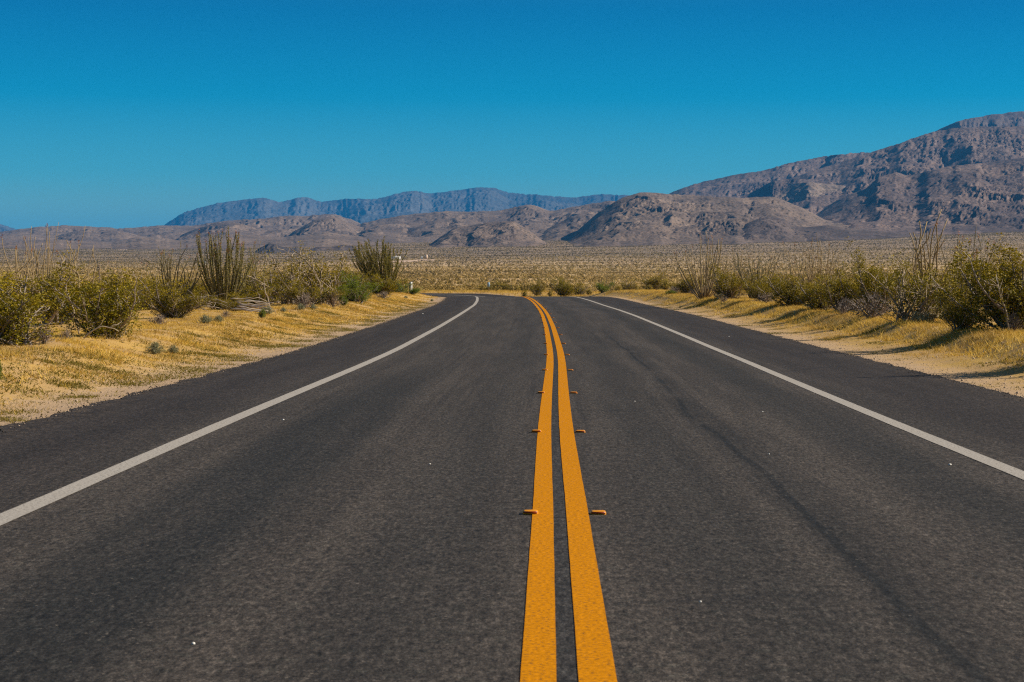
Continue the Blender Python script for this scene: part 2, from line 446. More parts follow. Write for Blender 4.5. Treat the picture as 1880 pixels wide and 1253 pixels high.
_hs = [-60, 0, 35, 47, 55, 66, 83, 96, 115, 129, 141, 149, 157, 165, 178, 192, 208, 235, 270, 400]
_hh = [0, 0, -.034, -.032, -.0, .038, .111, .15, .184, .269, .345, .372, .36, .26, .08, .0, -.06, -.15, -.25, -.4]
_sg = np.arange(-60, 400, 1.0)
_hg = np.interp(_sg, _hs, _hh)
k2 = np.hanning(13); k2 /= k2.sum()
_hg = np.convolve(np.pad(_hg, 6, mode='edge'), k2, 'valid')
def road_h(s): return np.interp(s, _sg, _hg)
def bank(s): return .055 * smooth(184, 204, s)
_br = [0, 150, 165, 185, 220, 260, 320, 500, 1000, 1800, 2800, 4500, 6000, 9000, 40000]
_by = [0, .37, .2, 0, -.12, -.25, -.35, 0, 4.0, 13.7, 32.6, 79, 118, 190, 240]
def base_h(x, y):
    r = np.hypot(x, y)
    h = np.where(r < 160, road_h(np.clip(y, -60, 400)), np.interp(r, _br, _by))
    tilt = np.clip((x / np.maximum(y, 1) * F + PX0 - 500) / 1400, -.2, 1.3)
    h = h + tilt * smooth(500, 3600, r) * 29 * r / F
    return h + .25 * fbm(x * .011, y * .011, 5, 3) * smooth(230, 500, r) * (1 + r / 400)
def profile(d, s):
    e = np.abs(d)
    nz = fbm(s * .09, d * .05 + 40 * (d > 0), 11, 3)
    fade = 1 - smooth(163, 182, s)
    left = .42 * smooth(6.9 + nz * .8, 9.7 + nz * 1.0, e) - .15 * smooth(11, 26, e)
    nr = fbm(s * .16, s * 0 + 3.3, 23, 3)
    foot = np.maximum(8.0 + nr * .55 - .9 * smooth(70, 140, s), 7.35)
    right = .10 * smooth(7.2, foot, e) + .36 * smooth(foot, foot + 1.15, e) - .12 * smooth(13, 28, e)
    p = np.where(d < 0, left, right) * fade
    rough = (.05 * fbm(s * .7, d * .7, 3, 3) + .05 * fbm(s * .25, d * .3, 8, 2)) * smooth(7.2, 9, e)
    shoulder = -.035 + .03 * smooth(6.4, 7.4, e) - .05 * (1 - smooth(5.0, 5.7, e))
    return p + rough + shoulder
def strip_h(s, d):
    return road_h(s) + np.clip(d, -9, 9) * bank(s) + profile(d, s)
def nearest(x, y):
    x = np.atleast_1d(np.asarray(x, float)); y = np.atleast_1d(np.asarray(y, float))
    s = np.empty(len(x)); d = np.empty(len(x))
    for i in range(0, len(x), 20000):
        dx = x[i:i + 20000, None] - CL[None, :, 0]; dy = y[i:i + 20000, None] - CL[None, :, 1]
        k = np.argmin(dx * dx + dy * dy, 1); r = np.arange(len(k))
        s[i:i + 20000] = SEG[k] + dx[r, k] * TAN[k, 0] + dy[r, k] * TAN[k, 1]
        d[i:i + 20000] = dx[r, k] * NOR[k, 0] + dy[r, k] * NOR[k, 1]
    return s, d
def land(x, y, sd=None):
    x = np.atleast_1d(np.asarray(x, float)); y = np.atleast_1d(np.asarray(y, float))
    out = base_h(x, y); near = np.hypot(x, y) < 450
    if near.any():
        s, d = nearest(x[near], y[near])
        w = smooth(13, 42, np.abs(d))
        out[near] = (1 - w) * strip_h(s, d) + w * (out[near] + .25 * (1 - smooth(150, 190, y[near])))
    return out
def Hgt(x, y): return float(land([x], [y])[0])
def at(px, z):
    x = (px - PX0) * z / F
    return x, z, Hgt(x, z)
def at_base(px, py, zmin=12, zmax=420):
    """the land point seen at that place in the photograph"""
    z = np.geomspace(zmin, zmax, 1500); x = (px - PX0) * z / F
    ray = CAM + (PY0 - py) * z / F
    k = np.nonzero(land(x, z) >= ray)[0]
    k = k[0] if len(k) else len(z) - 1
    return x[k], z[k], Hgt(x[k], z[k])

# ------------------------------------------------------------------ ground
def sweep(name, s0, s1, step, dl, dr, dz, mat, nd=2, jitter=0):
    s = np.arange(s0, s1 + 1e-6, step)
    cx = np.interp(s, SEG, CL[:, 0]); cy = np.interp(s, SEG, CL[:, 1])
    nx = np.interp(s, SEG, NOR[:, 0]); ny = np.interp(s, SEG, NOR[:, 1])
    t = np.linspace(0, 1, nd)
    l = np.full(len(s), float(dl)); r = np.full(len(s), float(dr))
    if jitter:
        l = l + jitter * fbm(s * .8, s * 0, 51, 5, .65); r = r + jitter * fbm(s * .8, s * 0 + 9, 52, 5, .65)
    d = l[:, None] * (1 - t) + r[:, None] * t
    S = np.repeat(s[:, None], nd, 1)
    z = road_h(S) + np.clip(d, -9, 9) * bank(S) + dz
    v = np.stack([cx[:, None] + d * nx[:, None], cy[:, None] + d * ny[:, None], z], -1).reshape(-1, 3)
    return mesh_obj(name, v, grid_faces(len(s), nd), mat, uv=np.stack([d, S], -1).reshape(-1, 2))

tag(sweep('road', -55, 345, .25, -5.86, 6.3, 0, M['asphalt'], 14, .26), kind='structure')
tag(sweep('centre_line', -55, 345, .25, -.182, -.043, .004, M['yellow_paint'], 2, .004), kind='structure')
tag(sweep('centre_line', -55, 345, .25, .043, .190, .004, M['yellow_paint'], 2, .004), kind='structure')
tag(sweep('edge_line', -55, 345, .25, -3.71, -3.53, .004, M['white_paint'], 2, .008), kind='structure')
tag(sweep('edge_line', -55, 345, .25, 3.62, 3.79, .004, M['white_paint'], 2, .008), kind='structure')

s = np.concatenate([np.arange(-50, 5, 1.5), np.arange(5, 200, .3), np.arange(200, 330, .8)])
d = np.concatenate([np.arange(-45, -18, 1.0), np.arange(-18, -5.2, .22), np.arange(-5, 5.3, 1.0), np.arange(5.4, 18, .22), np.arange(18, 46, 1.0)])
S, D = np.meshgrid(s, d, indexing='ij')
cx, cy = np.interp(S, SEG, CL[:, 0]), np.interp(S, SEG, CL[:, 1])
nx, ny = np.interp(S, SEG, NOR[:, 0]), np.interp(S, SEG, NOR[:, 1])
X, Y = cx + D * nx, cy + D * ny
w = smooth(13, 42, np.abs(D))
Z = (1 - w) * strip_h(S, D) + w * (base_h(X, Y) + .25 * (1 - smooth(150, 190, Y)))
Z = Z - .5 * smooth(41, 45, np.abs(D)) - .5 * smooth(318, 329, S)
tag(mesh_obj('ground', np.stack([X, Y, Z], -1).reshape(-1, 3), grid_faces(len(s), len(d)), M['verge'], None, True,
             uv=np.stack([D, S], -1).reshape(-1, 2)), kind='structure')

r = np.concatenate([[1.0], np.geomspace(12, 32000, 420)])
a = np.radians(np.concatenate([np.arange(-75, -22, 2.0), np.arange(-22, 22, .12), np.arange(22, 76, 2.0)]))
Rr, A = np.meshgrid(r, a, indexing='ij')
X, Y = Rr * np.sin(A), Rr * np.cos(A)
Z = land(X.ravel(), Y.ravel()).reshape(X.shape)
nearm = Rr < 420
s1, d1 = nearest(X[nearm], Y[nearm])
Z[nearm] -= .6 * (1 - smooth(38, 43, np.abs(d1))) * (1 - smooth(312, 322, s1))
tag(mesh_obj('desert_plain', np.stack([X, Y, Z], -1).reshape(-1, 3), grid_faces(len(r), len(a), True), M['desert'], None, True), kind='structure')

# ------------------------------------------------------------------ hills and mountains
def slope_of(h, X, Y):
    hv, hc = np.gradient(h); Xv, Xc = np.gradient(X); Yv, Yc = np.gradient(Y)
    det = Xc * Yv - Xv * Yc; det = np.where(np.abs(det) < 1e-6, 1e-6, det)
    return (hc * Yv - hv * Yc) / det, (hv * Xc - hc * Xv) / det

LONG = 4.5
def gullies(px_, py_, dx, dy, seed):
    """stripe noise whose stripes run down the slope (dx, dy = unit vector across the slope)"""
    ix = np.floor(px_); iy = np.floor(py_); c = np.zeros_like(px_); s_ = np.zeros_like(px_); wsum = 1e-6
    for a in (-1, 0, 1):
        for b in (-1, 0, 1):
            jx = .5 + .5 * (_hash(ix + a, iy + b, seed) / 32768.0 - 1); jy = .5 + .5 * (_hash(ix + a, iy + b, seed + 7) / 32768.0 - 1)
            ex = px_ - ix - a - jx; ey = py_ - iy - b - jy
            w = np.exp(-2.6 * (ex * ex + ey * ey))
            ph = (ex * dx + ey * LONG * dy) * 2 * math.pi + (_hash(ix + a, iy + b, seed + 13) / 65536.0 - .5) * 2.6
            c += w * np.cos(ph); s_ += w * np.sin(ph); wsum = wsum + w
    m = np.sqrt(c * c + s_ * s_) + 1e-6
    g = np.minimum(1, 1.6 * m / wsum)
    return c / m * g, s_ / m * g

def erode(h, X, Y, wave, depth, seed, octaves=5, mask=1.0):
    gx, gy = slope_of(h, X, Y)
    amp, wl = depth, wave
    for i in range(octaves):
        m = np.sqrt(gx * gx + gy * gy) + 1e-6
        dx, dy = -gy / m, gx / m
        c, s_ = gullies(X / wl + 31.7 * i, Y / (wl * LONG), dx, dy, seed + 40 * i)
        f = smooth(.05, .32, m) * mask
        h = h + amp * wl * (c - .35) * f
        k = -s_ * amp * 2 * math.pi * f
        gx, gy = gx + k * dx * .9, gy + k * dy * .9
        wl *= .55; amp *= .88
    return h

def hill(name, pts, dist, front, back, mat, seed, L, gully=.2, rows=150, col=2.0, wob=.05, pw=1.25, jag=.8, rough=1.0, wave=.6, depth=.026, octv=4):
    pts = np.array(pts, float)
    px = np.arange(pts[0, 0], pts[-1, 0] + .1, col)
    py = np.interp(px, pts[:, 0], pts[:, 1])
    kk = np.hanning(9); kk /= kk.sum(); py = np.convolve(np.pad(py, 4, mode='edge'), kk, 'valid')
    t = (px - PX0) / F
    v = np.concatenate([np.linspace(0, 1, rows), np.linspace(1, 2, rows // 4)[1:]])
    rr = dist * (1 + wob * fbm(px / 130, px * 0 + 2, seed, 3))
    r = np.where(v[:, None] <= 1, rr[None] - front * (1 - v[:, None]), rr[None] + back * (v[:, None] - 1))
    X = r * t[None]; Y = r
    hb = base_h(X.ravel(), Y.ravel()).reshape(X.shape) - 3
    tgt = (PY0 - py) / F
    Hr = np.maximum(CAM + tgt * rr - hb[rows - 1], 1.0)[None]
    wx = X + .3 * L * fbm(X / L * .8, Y / L * .8, seed + 5, 3); wy = Y + .3 * L * fbm(X / L * .8, Y / L * .8, seed + 6, 3)
    spur = ridged(wx / L, wy / (3.6 * L), seed + 7, 2, .4)
    g2 = ridged(wx / (L * .3), wy / (L * .8), seed + 8, 3, .55)
    g3 = fbm(X / (L * .08), Y / (L * .1), seed + 9, 4, .6)
    vv = np.clip(v, 0, 1)[:, None]; bk = np.clip(v - 1, 0, 1)[:, None]
    S = vv**pw * (1 - smooth(0, 1, bk))
    env = np.clip(vv * 3, 0, 1) * (1 - .75 * smooth(.7, 1, vv)) * (1 - smooth(0, .9, bk))
    h = Hr * (S + env * (1.1 * gully * (spur - .62) + .12 * gully * (g2 - .6)) + .010 * rough * g3 * np.clip(vv * 4, 0, 1))
    h = erode(h, X, Y, L * wave, depth, seed + 300, octv, np.clip(vv * 5, 0, 1) * (1 - .6 * smooth(.85, 1, vv)))
    h = np.maximum(h, Hr * .02 * vv)
    k = ((tgt[None] * r + CAM) - hb) / np.maximum(h, 1e-3)
    k = np.where(h > .25 * Hr, k, 1e9)
    k = np.clip(k.min(0), 0, 4)
    ks = np.hanning(41); ks /= ks.sum(); k = np.convolve(np.pad(k, 20, mode='edge'), ks, 'valid')
    jg = jag * fbm(px / 16, px * 0, seed + 3, 4, .6) * dist / F
    Z = hb + h * k[None] - jg[None] * smooth(.8, 1, vv) * (1 - smooth(0, .5, bk))
    V = np.stack([X, Y, Z], -1)
    return tag(mesh_obj(name, V.reshape(-1, 3), grid_faces(len(v), len(px)), M[mat], None, True), kind='structure')

hill('mountain_range', [(-700, 470), (-300, 430), (-80, 402), (0, 411), (25, 420), (120, 432), (250, 432), (300, 414), (340, 389), (400, 373), (455, 366), (485, 363), (515, 372), (545, 363), (568, 363), (588, 371), (640, 365), (690, 366), (740, 353), (762, 350), (790, 356), (842, 349), (882, 344), (908, 346), (935, 354), (985, 358), (1035, 362), (1062, 363), (1092, 357), (1140, 358), (1200, 362), (1300, 375), (1500, 400)],
     19000, 5200, 4000, 'blue_range', 101, 1600, 0.26, 150, 2.0, .05, 1.1, .9, depth=.014, octv=2)
hill('mountain', [(1640, 300), (1690, 256), (1722, 239), (1760, 222), (1820, 211), (1880, 204), (1980, 192), (2200, 170), (2500, 200)],
     9200, 2600, 2500, 'dark_hill', 140, 620, 0.158, 110, depth=.020, octv=3, wave=.8)
hill('mountain', [(1150, 380), (1215, 362), (1250, 346), (1300, 332), (1350, 321), (1400, 314), (1440, 302), (1482, 293), (1530, 285), (1580, 280), (1600, 281), (1640, 300), (1700, 330)],
     8000, 2600, 2000, 'brown_mountain', 150, 480, 0.173, 140, depth=.020, octv=3, wave=.8)
hill('mountain', [(1330, 385), (1400, 345), (1460, 325), (1505, 310), (1560, 293), (1600, 279), (1650, 264), (1700, 246), (1740, 237), (1800, 233), (1880, 232), (1980, 228), (2300, 210), (2600, 260)],
     7000, 2300, 1500, 'brown_mountain', 163, 430, .11, 170, depth=.020, octv=3, wave=.8)
hill('mountain', [(1478, 400), (1500, 388), (1545, 364), (1590, 347), (1612, 326), (1645, 316), (1668, 323), (1740, 306), (1800, 300), (1880, 290), (2000, 276), (2300, 250), (2600, 290)],
     5400, 1500, 900, 'brown_mountain', 177, 300, .13, 170, depth=.020, octv=3, wave=.8)
hill('mountain', [(1335, 384), (1359, 364), (1390, 348), (1418, 333), (1445, 329), (1520, 331), (1600, 345), (1660, 370)], 6500, 900, 500, 'brown_mountain', 345, 330, .16, 120, depth=.016, octv=3, wave=.8)
hill('mountain', [(1402, 378), (1418, 362), (1440, 346), (1460, 337), (1482, 335), (1520, 338), (1560, 342), (1600, 350), (1640, 368)], 6150, 620, 400, 'pale_slope', 349, 200, .16, 120, depth=.05, octv=4, wave=.32)
hill('mountain', [(1520, 410), (1570, 384), (1620, 369), (1680, 360), (1720, 352), (1790, 350), (1860, 336), (1950, 340), (2100, 360)], 4950, 620, 500, 'brown_mountain', 353, 200, .2, 110, depth=.03, octv=4, wave=.5)
hill('mountain', [(1580, 416), (1640, 398), (1700, 388), (1750, 384), (1800, 372), (1840, 366), (1900, 372), (1990, 390)], 4600, 420, 400, 'brown_mountain', 359, 150, .2, 100, depth=.03, octv=4, wave=.5)
hill('hills', [(-700, 440), (-300, 430), (-60, 432), (0, 426), (60, 418), (120, 414), (180, 417), (222, 420), (260, 417), (300, 414), (350, 415), (420, 405), (480, 402), (530, 396), (565, 397), (600, 393), (625, 396), (650, 406), (672, 416), (720, 432), (800, 450)],
     7800, 2600, 1200, 'tan_hill', 201, 420, 0.304, 150, 2.0, .06, 1.1)
hill('hills', [(600, 436), (640, 420), (665, 411), (700, 402), (760, 393), (820, 388), (870, 389), (921, 387), (945, 380), (967, 376), (990, 380), (1010, 388), (1059, 379), (1119, 369), (1150, 372), (1250, 390), (1330, 420)],
     6600, 2000, 900, 'tan_hill', 215, 340, 0.304, 150, 2.0, .05, 1.15)
hill('hills', [(1040, 440), (1070, 415), (1099, 390), (1140, 364), (1170, 355), (1188, 353), (1230, 357), (1260, 358), (1359, 364), (1418, 361), (1455, 374), (1493, 392), (1515, 404), (1560, 411), (1640, 418), (1700, 430), (1760, 445)],
     4700, 1350, 600, 'tan_hill', 231, 300, 0.255, 160, 2.0, .05, 1.05)
hill('hills', [(-700, 450), (-200, 442), (0, 446), (100, 440), (200, 446), (260, 437), (330, 442), (420, 430), (520, 436), (600, 426), (700, 440), (760, 447), (800, 455)],
     5200, 1300, 600, 'tan_hill', 247, 260, 0.274, 120, 2.0, .06, 1.0)
hill('hills', [(775, 456), (800, 440), (832, 420), (855, 415), (921, 406), (944, 406), (967, 420), (990, 437), (1010, 447), (1030, 455)],
     4100, 520, 400, 'tan_hill', 259, 75, 0.335, 120, 1.5, .02, .9)
hill('hills', [(1080, 446), (1130, 432), (1176, 415), (1231, 386), (1262, 391), (1330, 408), (1350, 425), (1380, 445)],
     4150, 520, 400, 'tan_hill', 263, 110, 0.244, 110, 1.5, .03, .95)
hill('hills', [(60, 450), (110, 431), (160, 421), (220, 424), (270, 436), (310, 450)], 6500, 900, 500, 'tan_hill', 311, 240, .3, 90, 2.0, .04, 1.0)
hill('hills', [(295, 452), (340, 428), (385, 412), (430, 408), (470, 418), (520, 432), (570, 450)], 6200, 900, 500, 'tan_hill', 313, 240, .3, 90, 2.0, .04, 1.0)
hill('hills', [(500, 450), (540, 424), (580, 404), (612, 397), (640, 408), (680, 424), (730, 448)], 5950, 900, 500, 'tan_hill', 317, 240, .3, 90, 2.0, .04, 1.0)
hill('hills', [(680, 452), (740, 424), (800, 404), (840, 400), (880, 407), (930, 424), (970, 446)], 5600, 900, 500, 'tan_hill', 331, 240, .3, 90, 2.0, .04, 1.0)
hill('hills', [(950, 450), (1010, 418), (1050, 397), (1085, 389), (1110, 396), (1150, 414), (1200, 446)], 5300, 800, 500, 'tan_hill', 337, 220, .3, 90, 2.0, .04, 1.0)
hill('dark_hill', [(1326, 446), (1340, 432), (1355, 418), (1388, 403), (1411, 398), (1440, 403), (1458, 416), (1478, 418), (1515, 414), (1552, 418), (1590, 421), (1664, 430), (1740, 436), (1800, 445)],
     3750, 330, 350, 'dark_hill', 277, 75, 0.168, 110, 1.5, .03, .8)
hill('rock_outcrop', [(468, 462), (478, 455), (494, 447), (508, 449), (520, 454), (530, 456), (545, 455), (556, 462)],
     3400, 90, 60, 'black_rock', 281, 24, 0.252, 60, 1.0, .01, .7, 1.5)
hill('rock_outcrop', [(560, 461), (585, 453), (610, 454), (628, 450), (648, 452), (668, 461)],
     3600, 120, 80, 'dark_hill', 283, 30, 0.252, 60, 1.0, .01, .7, 1.2)

# pale clearings on the plain
CLEAR = []
def clearing(pts_near, pts_far):
    a = np.array(pts_near, float); b = np.array(pts_far, float); n = 90
    ta = np.linspace(a[0, 0], a[-1, 0], n); ya = np.interp(ta, a[:, 0], a[:, 1]); yb = np.interp(ta, b[:, 0], b[:, 1])
    ya = ya + 25 * fbm(ta / 22, ta * 0, 3, 3); yb = yb + 40 * fbm(ta / 22, ta * 0 + 5, 4, 3)
    CLEAR.append((ta, ya, yb))
    rows = []
    for k in np.linspace(0, 1, 8):
        y = ya * (1 - k) + yb * k
        rows.append(np.stack([(ta - PX0) * y / F, y], -1))
    P = np.array(rows); z = land(P[..., 0].ravel(), P[..., 1].ravel()) + .3
    v = np.column_stack([P[..., 0].ravel(), P[..., 1].ravel(), z])
    tag(mesh_obj('sand_flat', v, grid_faces(8, n), M['bare_sand'], None, True), kind='structure')
def in_clearing(x, y):
    px = x / y * F + PX0; out = np.zeros(len(x), bool)
    for ta, ya, yb in CLEAR:
        out |= (px > ta[0]) & (px < ta[-1]) & (y > np.interp(px, ta, ya)) & (y < np.interp(px, ta, yb))
    return out
clearing([(590, 2030), (690, 2010), (735, 2120), (800, 2290)], [(590, 2060), (640, 2190), (700, 2200), (760, 2330), (800, 2330)])
clearing([(190, 4180), (420, 4200)], [(190, 4200), (260, 4420), (380, 4420), (420, 4230)])

# ------------------------------------------------------------------ scrub on the plain: far too many to count
def scrub(name, r0, r1, area, tris, size, half=20.0, clear=13):
    ha = math.radians(half); A = ha * (r1**2 - r0**2); n = int(A / area)
    g = math.sqrt(area); gx, gy = np.meshgrid(np.arange(-math.tan(ha) * r1, math.tan(ha) * r1, g), np.arange(r0 * .8, r1, g))
    x = (gx + RNG.uniform(-.5, .5, gx.shape) * g * .95).ravel(); y = (gy + RNG.uniform(-.5, .5, gx.shape) * g * .95).ravel()
    r = np.hypot(x, y); cl_ = in_clearing(x, y)
    keep = ~cl_ & (r > r0) & (r < r1) & (np.abs(np.arctan2(x, y)) < ha) & (RNG.uniform(size=len(x)) < .8)
    if r0 < 420:
        s, d = nearest(x, y); keep &= np.abs(d) > clear
    x, y = x[keep], y[keep]; n = len(x); z = land(x, y); r = np.hypot(x, y)
    h = size * RNG.uniform(.5, 1.35, n); wd = h * RNG.uniform(.75, 1.15, n)
    tone = np.clip(.05 + RNG.beta(1.3, 1.8, n) + .35 * fbm(x / 140, y / 420, 77, 3) - .32 * smooth(1300, 3400, r), 0, 1)
    p = RNG.normal(size=(n, tris, 3)); p /= np.linalg.norm(p, axis=2, keepdims=True)
    p *= RNG.uniform(.35, 1, (n, tris, 1))**.6
    p[..., 2] = np.abs(p[..., 2])
    c = np.stack([x[:, None] + p[..., 0] * wd[:, None] * .62, y[:, None] + p[..., 1] * wd[:, None] * .62, z[:, None] + p[..., 2] * h[:, None] * .85], -1)
    k = 1.9 / math.sqrt(tris)
    off = RNG.normal(size=(n, tris, 3, 3)); off /= np.linalg.norm(off, axis=3, keepdims=True)
    v = c[:, :, None] + off * (h[:, None, None, None] * k * .62)
    v = v.reshape(-1, 3); f = np.arange(len(v)).reshape(-1, 3)
    o = mesh_obj(name, v, f, M['scrub'], attr={'tone': np.repeat(tone, tris * 3)})
    tag(o, kind='stuff'); return o
tag(scrub('desert_scrub', 60, 205, 9, 90, .9, 24, 24), 'low olive and straw scrub filling the ground behind the roadside bushes', 'scrub')
tag(scrub('desert_scrub', 205, 480, 9, 60, 1.0, 22), 'low olive and straw scrub dotting the plain just past the road crest', 'scrub')
tag(scrub('desert_scrub', 480, 1300, 12, 16, 1.05), 'dense small scrub covering the middle of the desert plain', 'scrub')
tag(scrub('desert_scrub', 1300, 4600, 36, 9, 1.4), 'fine dark scrub speckling the far desert plain', 'scrub')

# ------------------------------------------------------------------ dry grass and weeds on the verges
TONES = []
def blades(x, y, n_blade, hmin, hmax, spread, wid, lean=.5):
    n = len(x); z = land(x, y)
    bx = x[:, None] + RNG.normal(size=(n, n_blade)) * spread; by = y[:, None] + RNG.normal(size=(n, n_blade)) * spread
    h = RNG.uniform(hmin, hmax, (n, n_blade)) * RNG.uniform(.6, 1.2, (n, 1))
    a = RNG.uniform(0, 2 * math.pi, (n, n_blade)); l = h * lean * RNG.uniform(.1, 1.4, (n, n_blade)); b = RNG.uniform(0, 2 * math.pi, (n, n_blade))
    w = wid * RNG.uniform(.6, 1.4, (n, n_blade))
    zz = np.broadcast_to(z[:, None] - .02, h.shape)
    p0 = np.stack([bx - np.cos(a) * w, by - np.sin(a) * w, zz], -1); p1 = np.stack([bx + np.cos(a) * w, by + np.sin(a) * w, zz], -1)
    p2 = np.stack([bx + np.cos(b) * l, by + np.sin(b) * l, zz + h], -1)
    v = np.stack([p0, p1, p2], 2).reshape(-1, 3)
    tn = .6 + .9 * fbm(x * .55, y * .22, 131, 4) + RNG.normal(size=n) * .12
    TONES.append(np.repeat(np.clip(tn, 0, 1), n_blade * 3))
    return v
def sd_xy(s, d):
    return np.interp(s, SEG, CL[:, 0]) + d * np.interp(s, SEG, NOR[:, 0]), np.interp(s, SEG, CL[:, 1]) + d * np.interp(s, SEG, NOR[:, 1])
def grass(side, d0, d1, s0, s1, n, dens):
    s = s0 + (s1 - s0) * RNG.uniform(0, 1, n); d = side * RNG.uniform(d0, d1, n)
    k = dens(np.abs(d), s) > RNG.uniform(0, 1, n)
    x, y = sd_xy(s[k], d[k]); dd = np.abs(d[k])
    return x, y
gl = lambda e, s: smooth(6.2, 7.9, e + 1.3 * fbm(s * .35, e * .6, 91, 3)) * (.12 + .88 * smooth(-.1, .22, fbm(s * .3, e * .45, 92, 4))) * (1 - .55 * smooth(10.5, 14, e))
gr = lambda e, s: smooth(6.9, 8.1, e + .9 * fbm(s * .35, e * .6, 93, 3)) * (.12 + .88 * smooth(-.1, .2, fbm(s * .3, e * .45, 94, 4))) * (1 - .5 * smooth(11, 14, e))
for side, fn, lab in ((-1, gl, 'golden dry grass along the left verge beside the white edge line'), (1, gr, 'golden dry grass on the low bank along the right verge')):
    V = []
    x, y = grass(side, 6.2, 16, 14, 70, 46000, fn); V.append(blades(x, y, 10, .025, .085, .07, .006, 1.2))
    x, y = grass(side, 6.2, 18, 70, 180, 42000, fn); V.append(blades(x, y, 9, .03, .11, .10, .011, 1.2))
    x, y = grass(side, 6.5, 22, 175, 300, 12000, lambda e, s: .35 + .5 * smooth(-.2, .2, fbm(s * .2, e * .3, 95, 3))); V.append(blades(x, y, 8, .08, .3, .12, .016))
    if side > 0:
        x, y = grass(side, 8.0, 10.4, 20, 165, 15000, lambda e, s: .4 + .6 * smooth(-.1, .25, fbm(s * .4, e * .5, 96, 3))); V.append(blades(x, y, 9, .05, .16, .06, .008, 1.1))
    else:
        x, y = grass(side, 7.6, 11.0, 20, 165, 16000, lambda e, s: smooth(.0, .35, fbm(s * .35, e * .5, 97, 3))); V.append(blades(x, y, 9, .05, .15, .06, .008, 1.1))
    V = np.vstack(V); tn = np.concatenate(TONES); TONES.clear()
    tag(mesh_obj('dry_grass', V, np.arange(len(V)).reshape(-1, 3), M['straw'], attr={'tone': tn}), lab, 'grass', kind='stuff')
# flat olive weed mats, on the left gravel above all
V = []
for i in range(420):
    s_ = 15 + 110 * RNG.uniform()**1.3; side = -1 if RNG.uniform() < .86 else 1
    d_ = side * RNG.uniform(6.25, 9.0)
    n = int(RNG.integers(30, 160)); L = RNG.uniform(.1, .5)
    x, y = sd_xy(s_ + RNG.normal(size=n) * L * 1.3, d_ + RNG.normal(size=n) * L)
    V.append(blades(x, y, 6, .015, .06, .05, .012, 1.6))
V = np.vstack(V); TONES.clear()
tag(mesh_obj('weeds', V, np.arange(len(V)).reshape(-1, 3), M['weed']), 'flat olive weed mats scattered over the gravel beside the pavement', 'weeds', kind='stuff')
# loose stones along the pavement edge
V = []; n = 9000
s_ = RNG.uniform(10, 150, n); side = np.where(RNG.uniform(size=n) < .5, -1, 1)
d_ = side * (np.where(side < 0, 5.75, 6.2) + np.abs(RNG.normal(size=n)) * .7)
x, y = sd_xy(s_, d_); z = land(x, y); on = np.abs(d_ - .2) < 6.1
z = np.where(on, road_h(s_), z)
sz = RNG.uniform(.004, .013, n)
oc = np.array([(1, 0, 0), (0, 1, 0), (-1, 0, 0), (0, -1, 0), (0, 0, 1), (0, 0, -1.)])
v = (oc[None] * RNG.uniform(.6, 1.3, (n, 6, 1)) * sz[:, None, None] + np.stack([x, y, z + sz * .3], -1)[:, None]).reshape(-1, 3)
ft = np.array([(0, 1, 4), (1, 2, 4), (2, 3, 4), (3, 0, 4), (1, 0, 5), (2, 1, 5), (3, 2, 5), (0, 3, 5)])
f = (ft[None] + 6 * np.arange(n)[:, None, None]).reshape(-1, 3)
V2 = v
tag(mesh_obj('gravel', v, f, M['gravel_stone']), 'loose grey and tan gravel along the ragged pavement edges', 'gravel', kind='stuff')

def stones(n, dfun, smin, smax, mat, label):
    s_ = 10 + 140 * RNG.uniform(size=n)**1.4; side = np.where(RNG.uniform(size=n) < .5, -1, 1); d_ = dfun(side, n)
    x, y = sd_xy(s_, d_); z = land(x, y); on = (d_ > -5.9) & (d_ < 6.3); z = np.where(on, road_h(s_), z)
    sz = smin * (smax / smin)**(RNG.uniform(size=n)**2)
    v = (oc[None] * RNG.uniform(.6, 1.3, (n, 6, 1)) * sz[:, None, None] + np.stack([x, y, z + sz * .3], -1)[:, None]).reshape(-1, 3)
    tag(mesh_obj('gravel', v, (ft[None] + 6 * np.arange(n)[:, None, None]).reshape(-1, 3), M[mat]), label, 'gravel', kind='stuff')
simple('asphalt_crumb', (.045, .038, .034), .4, 3)
stones(12000, lambda sd, n: sd * (np.where(sd < 0, 5.86, 6.3) + RNG.normal(size=n) * .13), .003, .014, 'asphalt_crumb', 'dark crumbs of broken asphalt along the pavement edges')
stones(9000, lambda sd, n: sd * RNG.uniform(6.2, 10.5, n), .004, .026, 'gravel_stone', 'tan stones scattered through the grass of the verges')

